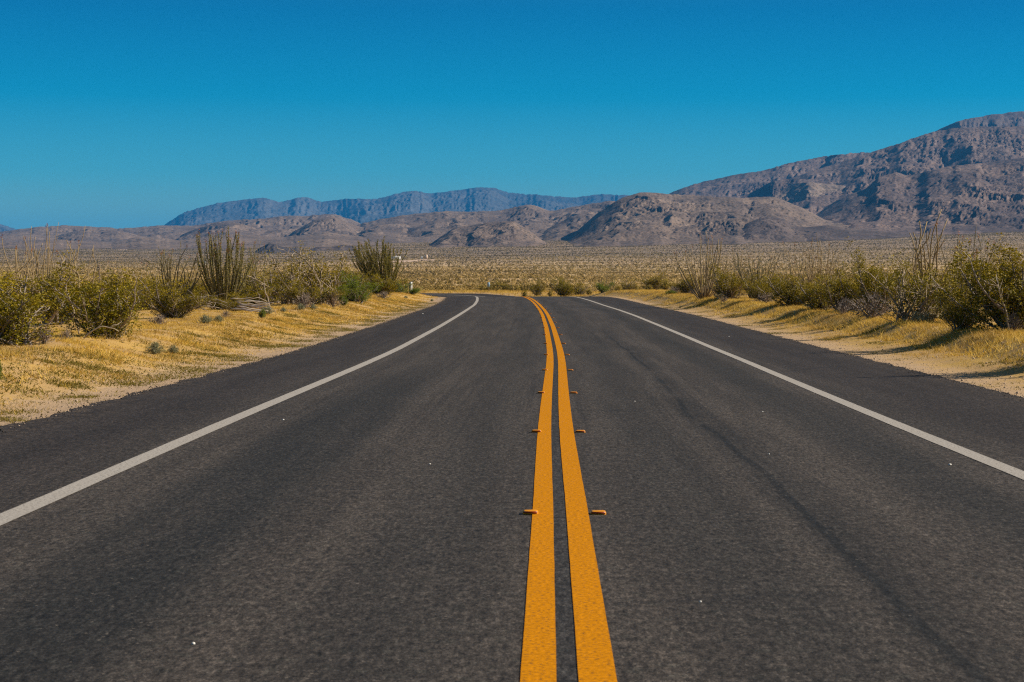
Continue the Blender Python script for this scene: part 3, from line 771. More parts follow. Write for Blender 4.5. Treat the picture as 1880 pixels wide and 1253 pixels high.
# ------------------------------------------------------------------ plants
def creosote(name, seed, leaf='creosote_leaf', bark='bark', stems=15, clump=16, lsize=.055, open_=.75, hh=1.0, dense=1.0, spread=.62):
    """a bush of unit height: woody stems fanning from the ground, leaves in clumps on the twigs"""
    rg = np.random.default_rng(seed); root = empty(name)
    wood = MB(); tips = []
    bund = rg.uniform(0, 6.283, 5); btilt = rg.uniform(.5, 1.35, 5); blen = rg.uniform(.62, 1.15, 5)
    for i in range(stems):
        g_ = i % 5; az = bund[g_] + rg.normal() * .45; tilt = spread * rg.uniform(.08, 1.0)**.8 * btilt[g_]; L = hh * blen[g_] * rg.uniform(.62, 1.12) * (1 - .22 * tilt)
        p = np.array([rg.normal() * .05, rg.normal() * .05, -.03]); dr = np.array([math.cos(az) * math.sin(tilt), math.sin(az) * math.sin(tilt), math.cos(tilt)])
        pts = [p]; nseg = 7
        for k in range(nseg):
            dr = dr + rg.normal(size=3) * .13 + np.array([0, 0, .05]); dr /= np.linalg.norm(dr)
            p = p + dr * L / nseg; pts.append(p)
        pts = np.array(pts); wood.tube(pts, np.linspace(.013, .003, nseg + 1) * rg.uniform(.7, 1.3), 4, False)
        for k in range(1, nseg + 1):
            for b in range(rg.integers(1, 4)):
                q = pts[k] + (pts[k - 1] - pts[k]) * rg.uniform()
                bd = (pts[k] - pts[k - 1]); bd /= np.linalg.norm(bd); bd = bd + rg.normal(size=3) * .55; bd /= np.linalg.norm(bd)
                bl = rg.uniform(.10, .26) * (1.1 - .5 * k / nseg)
                tw = np.array([q, q + bd * bl * .5 + rg.normal(size=3) * .015, q + bd * bl + np.array([0, 0, .02])])
                wood.tube(tw, [.005, .0035, .0015], 3, False)
                if k > 0:
                    for j in range(3):
                        if rg.uniform() < open_ * (.65 + .35 * min(1, q[2] / (.3 * hh))): tips.append(tw[0] + (tw[2] - tw[0]) * (.35 + .33 * j) + rg.normal(size=3) * .02)
    tips = np.array(tips)
    cl_n = int(clump * dense)
    ax = RNG.normal(size=(len(tips), 1, 3)) * .5 + np.array([0, 0, 1.0]); ax /= np.linalg.norm(ax, axis=2, keepdims=True)
    pos = tips[:, None] + RNG.normal(size=(len(tips), cl_n, 3)) * .015 + ax * RNG.uniform(-.05, .12, (len(tips), cl_n, 1))
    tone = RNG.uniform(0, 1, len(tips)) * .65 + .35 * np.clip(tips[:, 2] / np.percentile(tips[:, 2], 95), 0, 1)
    pos = pos.reshape(-1, 3); tone = np.repeat(tone, cl_n)
    pos[:, 2] = np.maximum(pos[:, 2], .02)
    top = np.percentile(pos[:, 2], 97.5); wx = np.percentile(pos[:, 0], 98) - np.percentile(pos[:, 0], 2); wy = np.percentile(pos[:, 1], 98) - np.percentile(pos[:, 1], 2)
    k = np.array([1 / wx, 1 / wy, 1 / top])
    lv = MB(); lv.leaves(pos * k, lsize * .62, .5, .5, tone)
    wood.v = [v * k for v in wood.v]
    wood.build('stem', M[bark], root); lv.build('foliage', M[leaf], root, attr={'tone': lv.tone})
    return root

def place(proto, used, loc, rz, scale, label, group=None, name=None, cat=None):
    o = proto if not used.get(proto.name) else copy_tree(proto)
    used[proto.name] = True
    o.location = loc; o.rotation_euler = (0, 0, rz)
    o.scale = scale if isinstance(scale, tuple) else (scale,) * 3
    tag(o, label, cat, group); return o
USED = {}

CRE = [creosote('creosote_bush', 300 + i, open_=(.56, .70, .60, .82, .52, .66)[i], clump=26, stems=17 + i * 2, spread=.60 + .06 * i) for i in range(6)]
GRN = [creosote('green_bush', 330 + i, 'green_leaf', stems=18, open_=.95, spread=.75, clump=18) for i in range(2)]
SPARSE = [creosote('creosote_bush', 350 + i, 'creosote_leaf', 'twig_wood', stems=11, open_=.42, clump=15, spread=.55) for i in range(2)]

def bush(px, z, top, wid, kind, k, label, group=None, base=None, cat='bush'):
    """px, top, wid: where it stands, how high and how wide it looks in the photograph"""
    if base: x, z, h = at_base(px, base)
    else: x, z, h = at(px, z)
    H = max(.3, CAM + (PY0 - top) * z / F - h); W = wid * z / F
    pr = {'c': CRE, 'g': GRN, 's': SPARSE}[kind]
    sx = W
    return place(pr[k % len(pr)], USED, (x, z, h - .02), RNG.uniform(0, 6.28), (sx, sx, H / 1.0), label, group, cat=cat)

GL, GR2 = 'creosote bushes along the left verge', 'creosote bushes along the right verge'
bush(30, 0, 516, 190, 'c', 0, 'large olive creosote bush cut by the left picture edge, nearest the road', GL, 634)
bush(188, 0, 516, 150, 'c', 3, 'dense dark creosote bush behind the curved bleached branch on the left', GL, 621)
bush(100, 52, 500, 160, 'c', 1, 'yellowish creosote bush behind the grey dry shrub on the far left', GL)
bush(-20, 58, 505, 150, 'c', 2, 'olive creosote bush half outside the picture behind the nearest left bush', GL)
bush(312, 0, 520, 105, 'c', 2, 'rounded creosote bush just left of the bleached branch pile', GL, 586)
bush(236, 74, 518, 120, 'c', 0, 'creosote bush in the gap between the dense dark bush and the rounded one', GL)
bush(365, 84, 520, 95, 'c', 1, 'low creosote bush under the red pole, left of the green ocotillo', GL)
bush(455, 76, 532, 80, 'c', 3, 'low creosote bush at the foot of the green ocotillo', GL)
bush(402, 73, 546, 50, 'c', 1, 'small dark bush low in the branch pile, left foot of the green ocotillo', GL)
bush(436, 70, 548, 44, 'c', 2, 'small dark bush low in the branch pile, right foot of the green ocotillo', GL)
bush(500, 92, 500, 80, 'c', 0, 'creosote bush behind the bare pale sapling', GL)
bush(530, 86, 478, 95, 's', 0, 'loose open creosote bush with many bare twigs beside the bare sapling', GL)
bush(590, 88, 462, 120, 's', 1, 'tallest open creosote bush with forked pale branches on the left', GL)
bush(560, 84, 520, 90, 'c', 2, 'creosote bush with bright tips in front of the tallest open one', GL)
bush(628, 104, 488, 75, 'c', 1, 'upright creosote bush between the tall open one and the leafy green bush', GL)
bush(655, 0, 506, 70, 'g', 0, 'bright green leafy bush at the grass edge left of the road', 'green bushes', 556, 'bush')
bush(612, 96, 528, 70, 'g', 1, 'yellow green bush low in front of the upright creosote', 'green bushes', None, 'bush')
bush(700, 128, 508, 70, 'c', 3, 'creosote bush at the foot of the leafy broom shaped ocotillo', GL)
bush(728, 138, 514, 55, 'g', 0, 'green bush next to the white roadside post', 'green bushes', None, 'bush')
bush(752, 140, 528, 40, 'g', 1, 'small green bush below the white roadside post, last before the crest', 'green bushes', None, 'bush')
for px, z, top, w in ((60, 90, 505, 90), (150, 95, 508, 100), (215, 120, 508, 80), (290, 110, 510, 80), (420, 120, 510, 70), (470, 130, 506, 70), (545, 125, 498, 80), (585, 140, 500, 60), (660, 160, 512, 50), (10, 120, 510, 90), (340, 135, 512, 60)):
    bush(px, z, top, w, 'c', int(px), 'olive creosote bush in the back row behind the left verge', 'back row of creosote bushes on the left')

bush(1858, 0, 474, 190, 'c', 3, 'largest dark creosote bush with bare trunks at the right picture edge', GR2, 608)
bush(2005, 34, 500, 250, 'c', 2, 'dark creosote bush mostly cut off by the right picture edge, nearest the camera', GR2)
bush(1765, 0, 545, 70, 'c', 1, 'low dark creosote bush beside the large one on the right bank', GR2, 606)
bush(1765, 52, 496, 110, 'c', 0, 'creosote bush behind the low dark one, under the thin right ocotillo', GR2)
bush(1670, 0, 485, 130, 's', 0, 'open creosote bush with pale twigs right of the grey dead shrub', GR2, 592)
bush(1612, 66, 478, 95, 'c', 2, 'tall creosote bush rising behind the grey dead shrub', GR2)
bush(1555, 68, 508, 100, 'c', 1, 'creosote bush left of the tall one behind the grey dead shrub', GR2)
bush(1510, 0, 512, 95, 'c', 0, 'rounded creosote bush on the right bank below the pale middle ocotillo', GR2, 570)
bush(1455, 0, 512, 90, 'c', 3, 'rounded creosote bush just right of the grey mound shrub', GR2, 563)
bush(1405, 92, 512, 70, 'c', 1, 'creosote bush behind the grey mound shrub', GR2)
bush(1340, 0, 494, 75, 'c', 2, 'creosote bush standing right beside the tall vase shaped ocotillo', GR2, 551)
bush(1322, 112, 508, 50, 'c', 0, 'small creosote bush touching the tall vase shaped ocotillo', GR2)
bush(1710, 60, 494, 90, 'c', 1, 'creosote bush at the foot of the tall leaning ocotillo', GR2)
for px, z, top, w in ((1430, 125, 506, 60), (1475, 120, 506, 70), (1540, 100, 502, 70), (1590, 110, 500, 70), (1650, 95, 492, 80), (1740, 90, 488, 90), (1800, 80, 482, 100), (1860, 75, 470, 120), (1380, 140, 508, 50)):
    bush(px, z, top, w, 'c', int(px) + 1, 'olive creosote bush in the back row behind the right bank', 'back row of creosote bushes on the right')
GF = 'bushes just past the road crest'
bush(1036, 188, 514, 46, 'c', 3, 'dark round bush on the skyline of the road, right of the yellow lines', GF)
bush(988, 192, 518, 26, 'c', 1, 'narrow upright bush just right of where the yellow lines vanish', GF)
bush(1062, 195, 522, 34, 'c', 0, 'small bush right against the dark round bush past the crest', GF)
bush(1200, 158, 505, 44, 'c', 2, 'bush behind the yellow shrub on the far right verge', GF)
bush(1150, 172, 514, 34, 'c', 0, 'small bush right of the thin far ocotillo', GF)
bush(920, 228, 520, 50, 'c', 1, 'dark bush around the blue marker past the crest', GF)
bush(888, 226, 525, 34, 'c', 2, 'low dark bush left of the blue marker past the crest', GF)
bush(940, 224, 524, 24, 'c', 0, 'small bush right of the blue marker past the crest', GF)
bush(1108, 170, 519, 34, 'g', 1, 'small green bush at the foot of the thin far ocotillo', GF)
bush(1262, 128, 508, 44, 'c', 1, 'bush left of the tall vase shaped ocotillo', GF)
bush(963, 172, 534, 9, 'c', 3, 'tiny dark bush at the very end of the yellow lines', GF)

def tuft(name, seed, leaf, hw=1.0, n=420, lsize=.11, bark=None):
    """a low mound of narrow leaves or twigs, unit height"""
    rg = np.random.default_rng(seed); root = empty(name); lv = MB(); tw = MB()
    pos = []
    for i in range(70):
        az = rg.uniform(0, 6.283); tilt = rg.uniform(.05, 1.25)
        dr = np.array([math.cos(az) * math.sin(tilt) * hw, math.sin(az) * math.sin(tilt) * hw, math.cos(tilt) * .95]) * rg.uniform(.75, 1.05)
        mid = dr * .5 + rg.normal(size=3) * .05
        tw.tube(np.array([[0, 0, -.02], mid, dr]), [.012, .008, .004], 3, False)
        for t in rg.uniform(.3, 1.0, n // 70): pos.append((mid * 2 * t if t < .5 else mid + (dr - mid) * (t - .5) * 2) + rg.normal(size=3) * .05)
    pos = np.array(pos); pos[:, 2] = np.maximum(pos[:, 2], .02)
    lv.leaves(pos, lsize, .8, .35)
    tw.build('stem', M[bark or 'dead_wood'], root); lv.build('foliage', M[leaf], root, attr={'tone': RNG.uniform(.1, .9, len(pos)).repeat(4)})
    return root
SAGE = tuft('sage_tuft', 401, 'sage_leaf', 1.0, 2100, .12); GREY = tuft('dry_shrub', 402, 'dry_leaf', 1.1, 700, .13)
YEL = tuft('yellow_shrub', 403, 'yellow_leaf', .8, 2400, .12); DEAD = tuft('dead_shrub', 404, 'dead_leaf', 1.15, 900, .1, 'dead_wood'); GRT = tuft('green_tuft', 405, 'green_leaf', .8, 1800, .13)
def mound(proto, px, base, hpx, wpx, label, group, cat, z=None):
    x, z, h = at_base(px, base) if z is None else at(px, z)
    H = hpx * z / F; W = wpx * z / F / 2
    return place(proto, USED, (x, z, h), RNG.uniform(0, 6.28), (W, W, H), label, group, cat=cat)
GS = 'grey green sage tufts on the left verge'
mound(SAGE, 285, 651, 24, 40, 'grey green tuft alone in the golden grass of the left verge', GS, 'tuft')
mound(SAGE, 318, 650, 16, 28, 'smaller grey green tuft beside the lone one in the golden grass', GS, 'tuft')
mound(SAGE, 378, 594, 16, 36, 'left half of the wide sage clump in front of the branch pile', GS, 'tuft')
mound(SAGE, 401, 593, 14, 26, 'right half of the wide sage clump in front of the branch pile', GS, 'tuft')
mound(SAGE, 490, 578, 16, 34, 'pale sage tuft at the right end of the branch pile', GS, 'tuft')
mound(SAGE, 520, 574, 10, 16, 'small dark sage tuft right of the bare sapling', GS, 'tuft')
mound(SAGE, 552, 571, 14, 24, 'sage tuft in front of the tallest open creosote', GS, 'tuft')
mound(SAGE, 574, 569, 11, 22, 'sage tuft just left of the yellow green bush', GS, 'tuft')
mound(SAGE, 745, 549, 6, 12, 'tiny sage tuft on the grass below the last green bush', GS, 'tuft')
mound(SAGE, 793, 554, 5, 9, 'tiny dark tuft at the pavement edge near the left crest', GS, 'tuft')
mound(SAGE, 1482, 566, 8, 22, 'flat pale tuft on the right bank below the rounded creosote', 'tufts on the right bank', 'tuft')
mound(GRT, 482, 585, 18, 26, 'bright green tuft at the right end of the branch pile', 'bright green tufts', 'tuft')
mound(GRT, -4, 702, 42, 34, 'bright green spiky tuft cut by the left picture edge', 'bright green tufts', 'tuft')
mound(GRT, 632, 562, 18, 26, 'yellow green tuft left of the bright leafy bush', 'bright green tufts', 'tuft')
mound(GRT, 1232, 541, 8, 34, 'flat green tuft under the grey mound left of the tall ocotillo', 'bright green tufts', 'tuft')
GD = 'grey dry shrubs'
mound(GREY, 82, 632, 34, 68, 'grey dry shrub between the two nearest left bushes', GD, 'shrub')
mound(GREY, 122, 626, 22, 34, 'small straw coloured shrub at the left foot of the dense dark bush', GD, 'shrub')
mound(GREY, 292, 597, 20, 50, 'grey dry shrub in front of the rounded creosote', GD, 'shrub')
mound(GREY, 560, 566, 30, 50, 'grey twiggy shrub under the tallest open creosote', GD, 'shrub')
mound(GREY, 612, 566, 34, 46, 'grey twiggy shrub between the open creosote and the green bush', GD, 'shrub')
mound(GREY, 415, 584, 14, 26, 'straw coloured shrub in the middle of the branch pile', GD, 'shrub')
mound(GREY, 705, 549, 14, 36, 'pale dry shrub beside the bright leafy bush', GD, 'shrub')
mound(GREY, 1408, 558, 22, 56, 'grey mound shaped shrub on the right bank', GD, 'shrub')
mound(GREY, 1238, 540, 14, 40, 'pale grey mound shrub left of the tall vase shaped ocotillo', GD, 'shrub')
mound(GREY, 1272, 542, 12, 22, 'small grey shrub touching the foot of the tall ocotillo', GD, 'shrub')
mound(GREY, 1510, 566, 16, 28, 'pale straw shrub between the rounded creosote and the dead shrub', GD, 'shrub')
mound(GREY, 1330, 556, 10, 30, 'low straw shrub right of the foot of the tall ocotillo', GD, 'shrub')
mound(DEAD, 1600, 585, 52, 120, 'wide dark grey dead shrub of tangled twigs on the right bank', 'dead shrubs', 'dead shrub')
mound(DEAD, 1548, 578, 34, 46, 'smaller dark dead shrub at the left end of the wide one', 'dead shrubs', 'dead shrub')
mound(DEAD, 1860, 612, 40, 50, 'dark dead shrub under the largest right bush', 'dead shrubs', 'dead shrub')
GY = 'yellow shrubs on the far right verge'
mound(YEL, 1222, 534, 22, 34, 'brightest yellow shrub on the far right verge', GY, 'shrub', 150)
mound(YEL, 1192, 533, 12, 22, 'small yellow shrub left of the brightest one', GY, 'shrub', 155)
mound(YEL, 1245, 536, 14, 20, 'small yellow shrub right of the brightest one', GY, 'shrub', 146)
mound(YEL, 1135, 535, 10, 26, 'low yellow shrub right of the thin far ocotillo', GY, 'shrub', 165)
mound(YEL, 1082, 538, 12, 20, 'pale yellow shrub between the dark round bush and the thin ocotillo', GY, 'shrub', 175)
mound(YEL, 1010, 540, 12, 16, 'pale yellow shrub between the two bushes on the road skyline', GY, 'shrub', 190)
mound(YEL, 950, 538, 10, 18, 'pale yellow shrub left of the end of the yellow lines', GY, 'shrub', 215)

def cholla(seed):
    rg = np.random.default_rng(seed); root = empty('cholla_cactus'); sk = MB(); spn = MB()
    stack = [(np.array([0, 0, 0.]), np.array([0, 0, 1.]), 0)]
    for i in range(7):
        a = rg.uniform(0, 6.28); stack.append((np.array([math.cos(a) * .12, math.sin(a) * .12, 0]), np.array([math.cos(a) * .6, math.sin(a) * .6, .7]), 0))
    sp = []
    while stack:
        p, d, g = stack.pop(); d = d / np.linalg.norm(d); L = rg.uniform(.16, .28)
        q = p + d * L; r = .05 - .006 * g
        sk.tube(np.array([p, p + d * L * .3, p + d * L * .75, q]), [r * .7, r, r * .95, r * .4], 6)
        for t in rg.uniform(0, 1, 26): sp.append(p + d * L * t + rg.normal(size=3) * r * .8)
        if g < 3:
            for b in range(rg.integers(1, 4)): stack.append((p + d * L * rg.uniform(.5, 1), d + rg.normal(size=3) * .7 + np.array([0, 0, .15]), g + 1))
    spn.leaves(np.array(sp), .05, .1, .2)
    sk.build('trunk', M['cholla_skin'], root); spn.build('spine', M['yellow_leaf'], root).__setitem__('kind', 'stuff')
    return root
CHO = [cholla(500), cholla(501)]
GC = 'cholla cacti on the right bank'
def cho(px, base, hpx, k, label, z=None):
    x, z, h = at_base(px, base) if z is None else at(px, z)
    s_ = hpx * z / F / .8; place(CHO[k], USED, (x, z, h), RNG.uniform(0, 6), s_, label, GC, cat='cactus')
cho(1690, 594, 26, 0, 'low tan cholla at the grass edge, lowest of the three on the right bank')
cho(1735, 588, 46, 1, 'tallest spiny cholla between the open creosote and the low dark bush')
cho(1712, 592, 22, 0, 'small cholla squeezed between the tallest cholla and the lowest one')
cho(1290, 548, 14, 1, 'small reddish cholla right at the foot of the tall vase shaped ocotillo')
cho(1320, 551, 14, 0, 'small tan cholla between the tall ocotillo and its right hand bush')
cho(1530, 540, 18, 1, 'pale cholla top showing among the creosote below the pale middle ocotillo', 80)

# ------------------------------------------------------------------ ocotillos: every stem a part, its red tip a sub-part
def ocotillo(px, z, top, spread, n, label, leafy_=0, base=None, seed=0, thick=1.0, lean=0.0, bark='grey_ocotillo_bark', flowers=.5, crook=1.0):
    rg = np.random.default_rng(600 + seed)
    if base: x, z, h = at_base(px, base)
    else: x, z, h = at(px, z)
    H = CAM + (PY0 - top) * z / F - h; Wd = spread * z / F / 2
    root = empty('ocotillo', (x, z, h)); tag(root, label, 'ocotillo', 'ocotillos beside the road')
    for i in range(n):
        az = i * 2.399 + rg.normal() * .25; f = math.sqrt((i + .5) / n)
        L = H * rg.uniform(.55, 1.0) * (1 - .18 * f * rg.uniform())
        if i == 0: L = H
        out = Wd * f * rg.uniform(.8, 1.1)
        t = np.linspace(0, 1, 10)
        rad = .06 + .17 * f * min(1, n / 25) + out * (1 - (1 - t)**1.9) * (.86 + .14 * t)
        wob = np.cumsum(np.cumsum(rg.normal(size=(10, 2)) * .022 * crook, 0), 0) * t[:, None] * .45 + rg.normal(size=(10, 2)) * .014 * crook * t[:, None]
        pts = np.stack([np.cos(az) * rad + wob[:, 0] + lean * H * t**1.3, np.sin(az) * rad * .8 + wob[:, 1], -.04 + t * (L + .04)], -1)
        st = MB(); r0 = .0195 * thick * rg.uniform(.8, 1.25)
        st.tube(pts, r0 * (1.12 - .66 * t), 5)
        if not leafy_ and rg.uniform() < .45 and L > 1.2:                  # a fork
            k = int(rg.integers(3, 7)); q = pts[k]; m_ = 10 - k
            fk = pts[k:] + np.stack([np.linspace(0, 1, m_) * rg.normal() * .28, np.linspace(0, 1, m_) * rg.normal() * .2, -np.linspace(0, 1, m_) * .12 * L], -1)
            st.tube(fk, r0 * .75 * (1 - .48 * t[k:]), 4)
        # side knots and short spurs
        for q in range(int(5 + 3 * L)):
            k = rg.uniform(.15, .98); pp = np.array([np.interp(k, t, pts[:, c]) for c in range(3)])
            dd = rg.normal(size=3); dd /= np.linalg.norm(dd)
            st.tube(np.array([pp, pp + dd * .035]), [.006, .001], 3, False)
        so = st.build('stem', M[bark], root)
        if leafy_:
            m = int(leafy_ * L); k = rg.uniform(.12, 1, m)
            pp = np.stack([np.interp(k, t, pts[:, c]) for c in range(3)], -1) + rg.normal(size=(m, 3)) * .022
            lv = MB(); lv.leaves(pp, .05, .6, .55); lv.build('foliage', M['ocotillo_leaf'], so)
        if rg.uniform() < flowers and L > .6 * H:
            m = 16; pp = pts[-1] + rg.normal(size=(m, 3)) * np.array([.014, .014, .045]) + np.array([0, 0, .03])
            fl = MB(); fl.leaves(pp, .045, .8, .45); tag(fl.build('flower', M['flower'], so), kind='stuff')
    return root
ocotillo(52, 58, 435, 80, 8, 'bare ocotillo with a few long stems leaning left at the far left', seed=1, thick=1.1, flowers=.2, lean=-.08)
ocotillo(78, 62, 408, 120, 30, 'tall thin bare ocotillo behind the nearest left bushes', seed=2, thick=.9, flowers=.25)
ocotillo(142, 56, 440, 75, 14, 'pale branching ocotillo rising out of the dense dark bush', seed=3, thick=1.0, flowers=.1, crook=2.2)
ocotillo(218, 112, 462, 60, 12, 'faint thin ocotillo in the gap left of the rounded creosote', seed=4, thick=.9, flowers=.1)
ocotillo(318, 80, 442, 95, 30, 'grey brown ocotillo rising behind the rounded creosote', seed=5, thick=1.15, flowers=.2, bark='ocotillo_bark')
ocotillo(412, 80, 416, 92, 66, 'dense green ocotillo with red tips above the branch pile', 90, None, 6, 1.35, bark='ocotillo_bark', flowers=.8, crook=.7)
ocotillo(458, 92, 440, 100, 34, 'thin brown ocotillo just right of the dense green one', seed=7, thick=1.0, bark='ocotillo_bark', flowers=.35)
ocotillo(700, 132, 434, 84, 95, 'leafy broom shaped green ocotillo near the crest on the left', 230, None, 8, 1.1, -.13, 'ocotillo_bark', .05, 1.6)
ocotillo(1292, 0, 424, 92, 27, 'tall pale vase shaped ocotillo on the right bank near the crest', 0, 549, 9, 1.5, flowers=.55, crook=.7)
ocotillo(1345, 122, 458, 60, 18, 'thin ocotillo rising behind the bush beside the tall vase shaped one', seed=10, thick=1.0, flowers=.2)
ocotillo(1386, 102, 460, 70, 36, 'short dark based ocotillo above the grey mound shrub', seed=11, thick=1.15, bark='ocotillo_bark', flowers=.15)
ocotillo(1460, 112, 466, 56, 20, 'small ocotillo left of the pale middle one on the right', seed=12, thick=.95, bark='ocotillo_bark', flowers=.1)
ocotillo(1497, 98, 428, 86, 32, 'pale middle ocotillo behind the right bank bushes', seed=13, thick=1.05, flowers=.3)
ocotillo(1532, 108, 470, 50, 18, 'small ocotillo right of the pale middle one', seed=14, thick=.95, flowers=.1)
ocotillo(1702, 60, 384, 70, 13, 'tallest ocotillo with a few thick crooked stems on the right', seed=15, thick=1.6, flowers=.15, crook=2.0, lean=-.02)
ocotillo(1776, 62, 414, 70, 30, 'many stemmed ocotillo with reddish tips left of the largest right bush', seed=16, thick=1.0, bark='ocotillo_bark', flowers=.6)
ocotillo(1118, 182, 484, 30, 10, 'thin far ocotillo standing on the plain right of the crest', seed=17, thick=1.1, flowers=.1, bark='ocotillo_bark')

# ------------------------------------------------------------------ dead wood
def branch(p0, p1, r, label, group, sag=.06, mat='pale_wood', twigs=0, seed=0, name='dead_branch'):
    rg = np.random.default_rng(seed); mb = MB(); p0, p1 = np.array(p0, float), np.array(p1, float)
    t = np.linspace(0, 1, 9)[:, None]; L = np.linalg.norm(p1 - p0)
    pts = p0 * (1 - t) + p1 * t + np.cumsum(rg.normal(size=(9, 3)) * .03 * L, 0) * t * (1 - t) * 3
    pts[:, 2] += sag * L * (4 * t * (1 - t))[:, 0]
    mb.tube(pts - p0, r * (1 - .6 * t[:, 0]), 6)
    for i in range(twigs):
        k = rg.integers(3, 8); q = pts[k] - p0; d = rg.normal(size=3) * .5 + (p1 - p0) / L; d[2] = abs(d[2]) * .6 + .2; d /= np.linalg.norm(d); l = L * rg.uniform(.15, .4)
        mb.tube(np.array([q, q + d * l * .5 + rg.normal(size=3) * .03 * L, q + d * l]), [r * .5, r * .35, r * .1], 4)
    o = mb.build(name, M[mat]); o.location = p0
    return tag(o, label, 'dead branch', group)
for i in range(15):
    px = random.uniform(345, 395); x, z, h = at(px, random.uniform(66, 73)); a = random.uniform(-.35, .35); L = random.uniform(.8, 1.7)
    hz = h + .05 + random.uniform(0, .42)
    branch((x - L / 2, z, hz), (x + L / 2, z + a, hz - random.uniform(-.08, .22)), random.uniform(.014, .03), 'bleached dead branch in the loose heap left of the green ocotillo', 'dead branches heaped left of the green ocotillo', .05, random.choice(['pale_wood', 'dead_wood']), 1, i)
for i in range(13):
    px = random.uniform(438, 478); x, z, h = at(px, random.uniform(64, 70)); L = random.uniform(.7, 1.25)
    hz = h + .05 + i * .026
    branch((x - L / 2, z, hz + .1), (x + L / 2, z + random.uniform(-.2, .2), hz), random.uniform(.02, .036), 'grey dead branch in the stacked heap right of the green ocotillo', 'dead branches stacked right of the green ocotillo', .02, random.choice(['pale_wood', 'dead_wood']), 0, 40 + i)
x, z, h = at_base(165, 624); branch((x - .1, z - .1, h + .02), (x + .62, z - .15, h + .16), .018, 'curved bleached branch lying in front of the dense dark bush', None, .22, 'pale_wood', 3, 71)
x, z, h = at_base(232, 616); branch((x, z, h), (x - .25, z - .1, h + .75), .014, 'thin pale branch arching up at the right side of the dense dark bush', None, .1, 'pale_wood', 3, 75)
x, z, h = at_base(499, 572)
branch((x, z, h - .02), (x - .26, z, h + .98), .024, 'bare pale sapling stem standing right of the branch pile', None, .07, 'pale_wood', 3, 72)
x, z, h = at_base(476, 573); branch((x, z, h - .02), (x + .02, z, h + .62), .018, 'short bare upright stick just left of the bare sapling', None, 0, 'dead_wood', 2, 73)
for px, z_, hp, lab, sd in ((592, 87, 62, 'forked pale dead trunk inside the tallest open creosote', 81), (150, 44, 80, 'pale dead trunk rising behind the dense dark bush', 82), (1660, 58, 64, 'pale leaning dead trunk in the open creosote on the right', 83), (1850, 44, 100, 'pale crooked dead trunk inside the largest right bush', 84)):
    x, z, h = at(px, z_); L = hp * z / F
    branch((x, z - .25, h), (x - .25 * L, z - .3, h + L), .02, lab, None, .04, 'pale_wood', 6, sd, 'dead_sapling')

# ------------------------------------------------------------------ raised pavement markers
def marker():
    root = empty('road_marker'); b = MB(); a = .052
    n = 20; an = np.arange(n) * 2 * math.pi / n
    sq = lambda r, e: np.stack([r * np.sign(np.cos(an)) * np.abs(np.cos(an))**(e * .7), r * np.sign(np.sin(an)) * np.abs(np.sin(an))**(e * .7)], -1)
    rings = [(1.0, 0), (1.0, .007), (.90, .0175), (.70, .0205)]
    v = np.vstack([np.column_stack([sq(a * k, .45), np.full(n, z)]) for k, z in rings] + [[[0, 0, .021]]])
    q = [(r * n + i, r * n + (i + 1) % n, (r + 1) * n + (i + 1) % n, (r + 1) * n + i) for r in range(3) for i in range(n)]
    t = [(3 * n + i, 3 * n + (i + 1) % n, 4 * n) for i in range(n)]
    b.add(v, q, t); b.build('body', M['marker_plastic'], root)
    l = MB()
    l.prism([(-.047, .0075), (.047, .0075), (.044, .0188), (-.044, .0188)], -.0565, -.0375)
    l.build('reflector', M['marker_lens'], root)
    return root
mk = marker(); first = True
for side, off, lab in ((-1, -.195, 'small yellow raised marker straddling the left edge of the double yellow line'), (1, .255, 'small yellow raised marker just right of the double yellow line')):
    for i in range(17):
        s_ = 13.35 + 7.32 * i
        o = mk if first else copy_tree(mk); first = False
        x, y = sd_xy(np.array([s_]), np.array([off])); o.location = (x[0], y[0], float(road_h(s_)) + (.004 if side < 0 else .0005))
        o.rotation_euler = (0, 0, math.atan2(-float(np.interp(s_, SEG, TAN[:, 0])), float(np.interp(s_, SEG, TAN[:, 1]))))
        l2 = lab if i else lab.replace('small', 'nearest')
        tag(o, l2, 'road marker', 'raised markers on the left of the yellow lines' if side < 0 else 'raised markers on the right of the yellow lines')

# ------------------------------------------------------------------ stones on the asphalt
def stone(px, py, r, label):
    z = np.linspace(7, 120, 4000); k = np.argmax(road_h(z) >= CAM + (PY0 - py) * z / F); z = z[k]; x = (px - PX0) * z / F
    rg = np.random.default_rng(int(px)); mb = MB(); n = 8; an = np.arange(n) * 2 * math.pi / n
    v = [[0, 0, -.2]]
    for k, hgt in ((.7, 0), (1, .35), (.75, .85)): v += [[math.cos(a) * k * rg.uniform(.8, 1.2), math.sin(a) * k * rg.uniform(.7, 1.1), hgt] for a in an]
    v.append([0, 0, 1.1]); q = [(1 + r_ * n + i, 1 + r_ * n + (i + 1) % n, 1 + (r_ + 1) * n + (i + 1) % n, 1 + (r_ + 1) * n + i) for r_ in range(2) for i in range(n)]
    t = [(0, 1 + (i + 1) % n, 1 + i) for i in range(n)] + [(1 + 2 * n + i, 1 + 2 * n + (i + 1) % n, 1 + 3 * n) for i in range(n)]
    mb.add(np.array(v) * r, q, t); o = mb.build('pebble', M['white_stone'], None, True); o.location = (x, z, float(road_h(z)))
    tag(o, label, 'pebble', 'white pebbles on the asphalt')
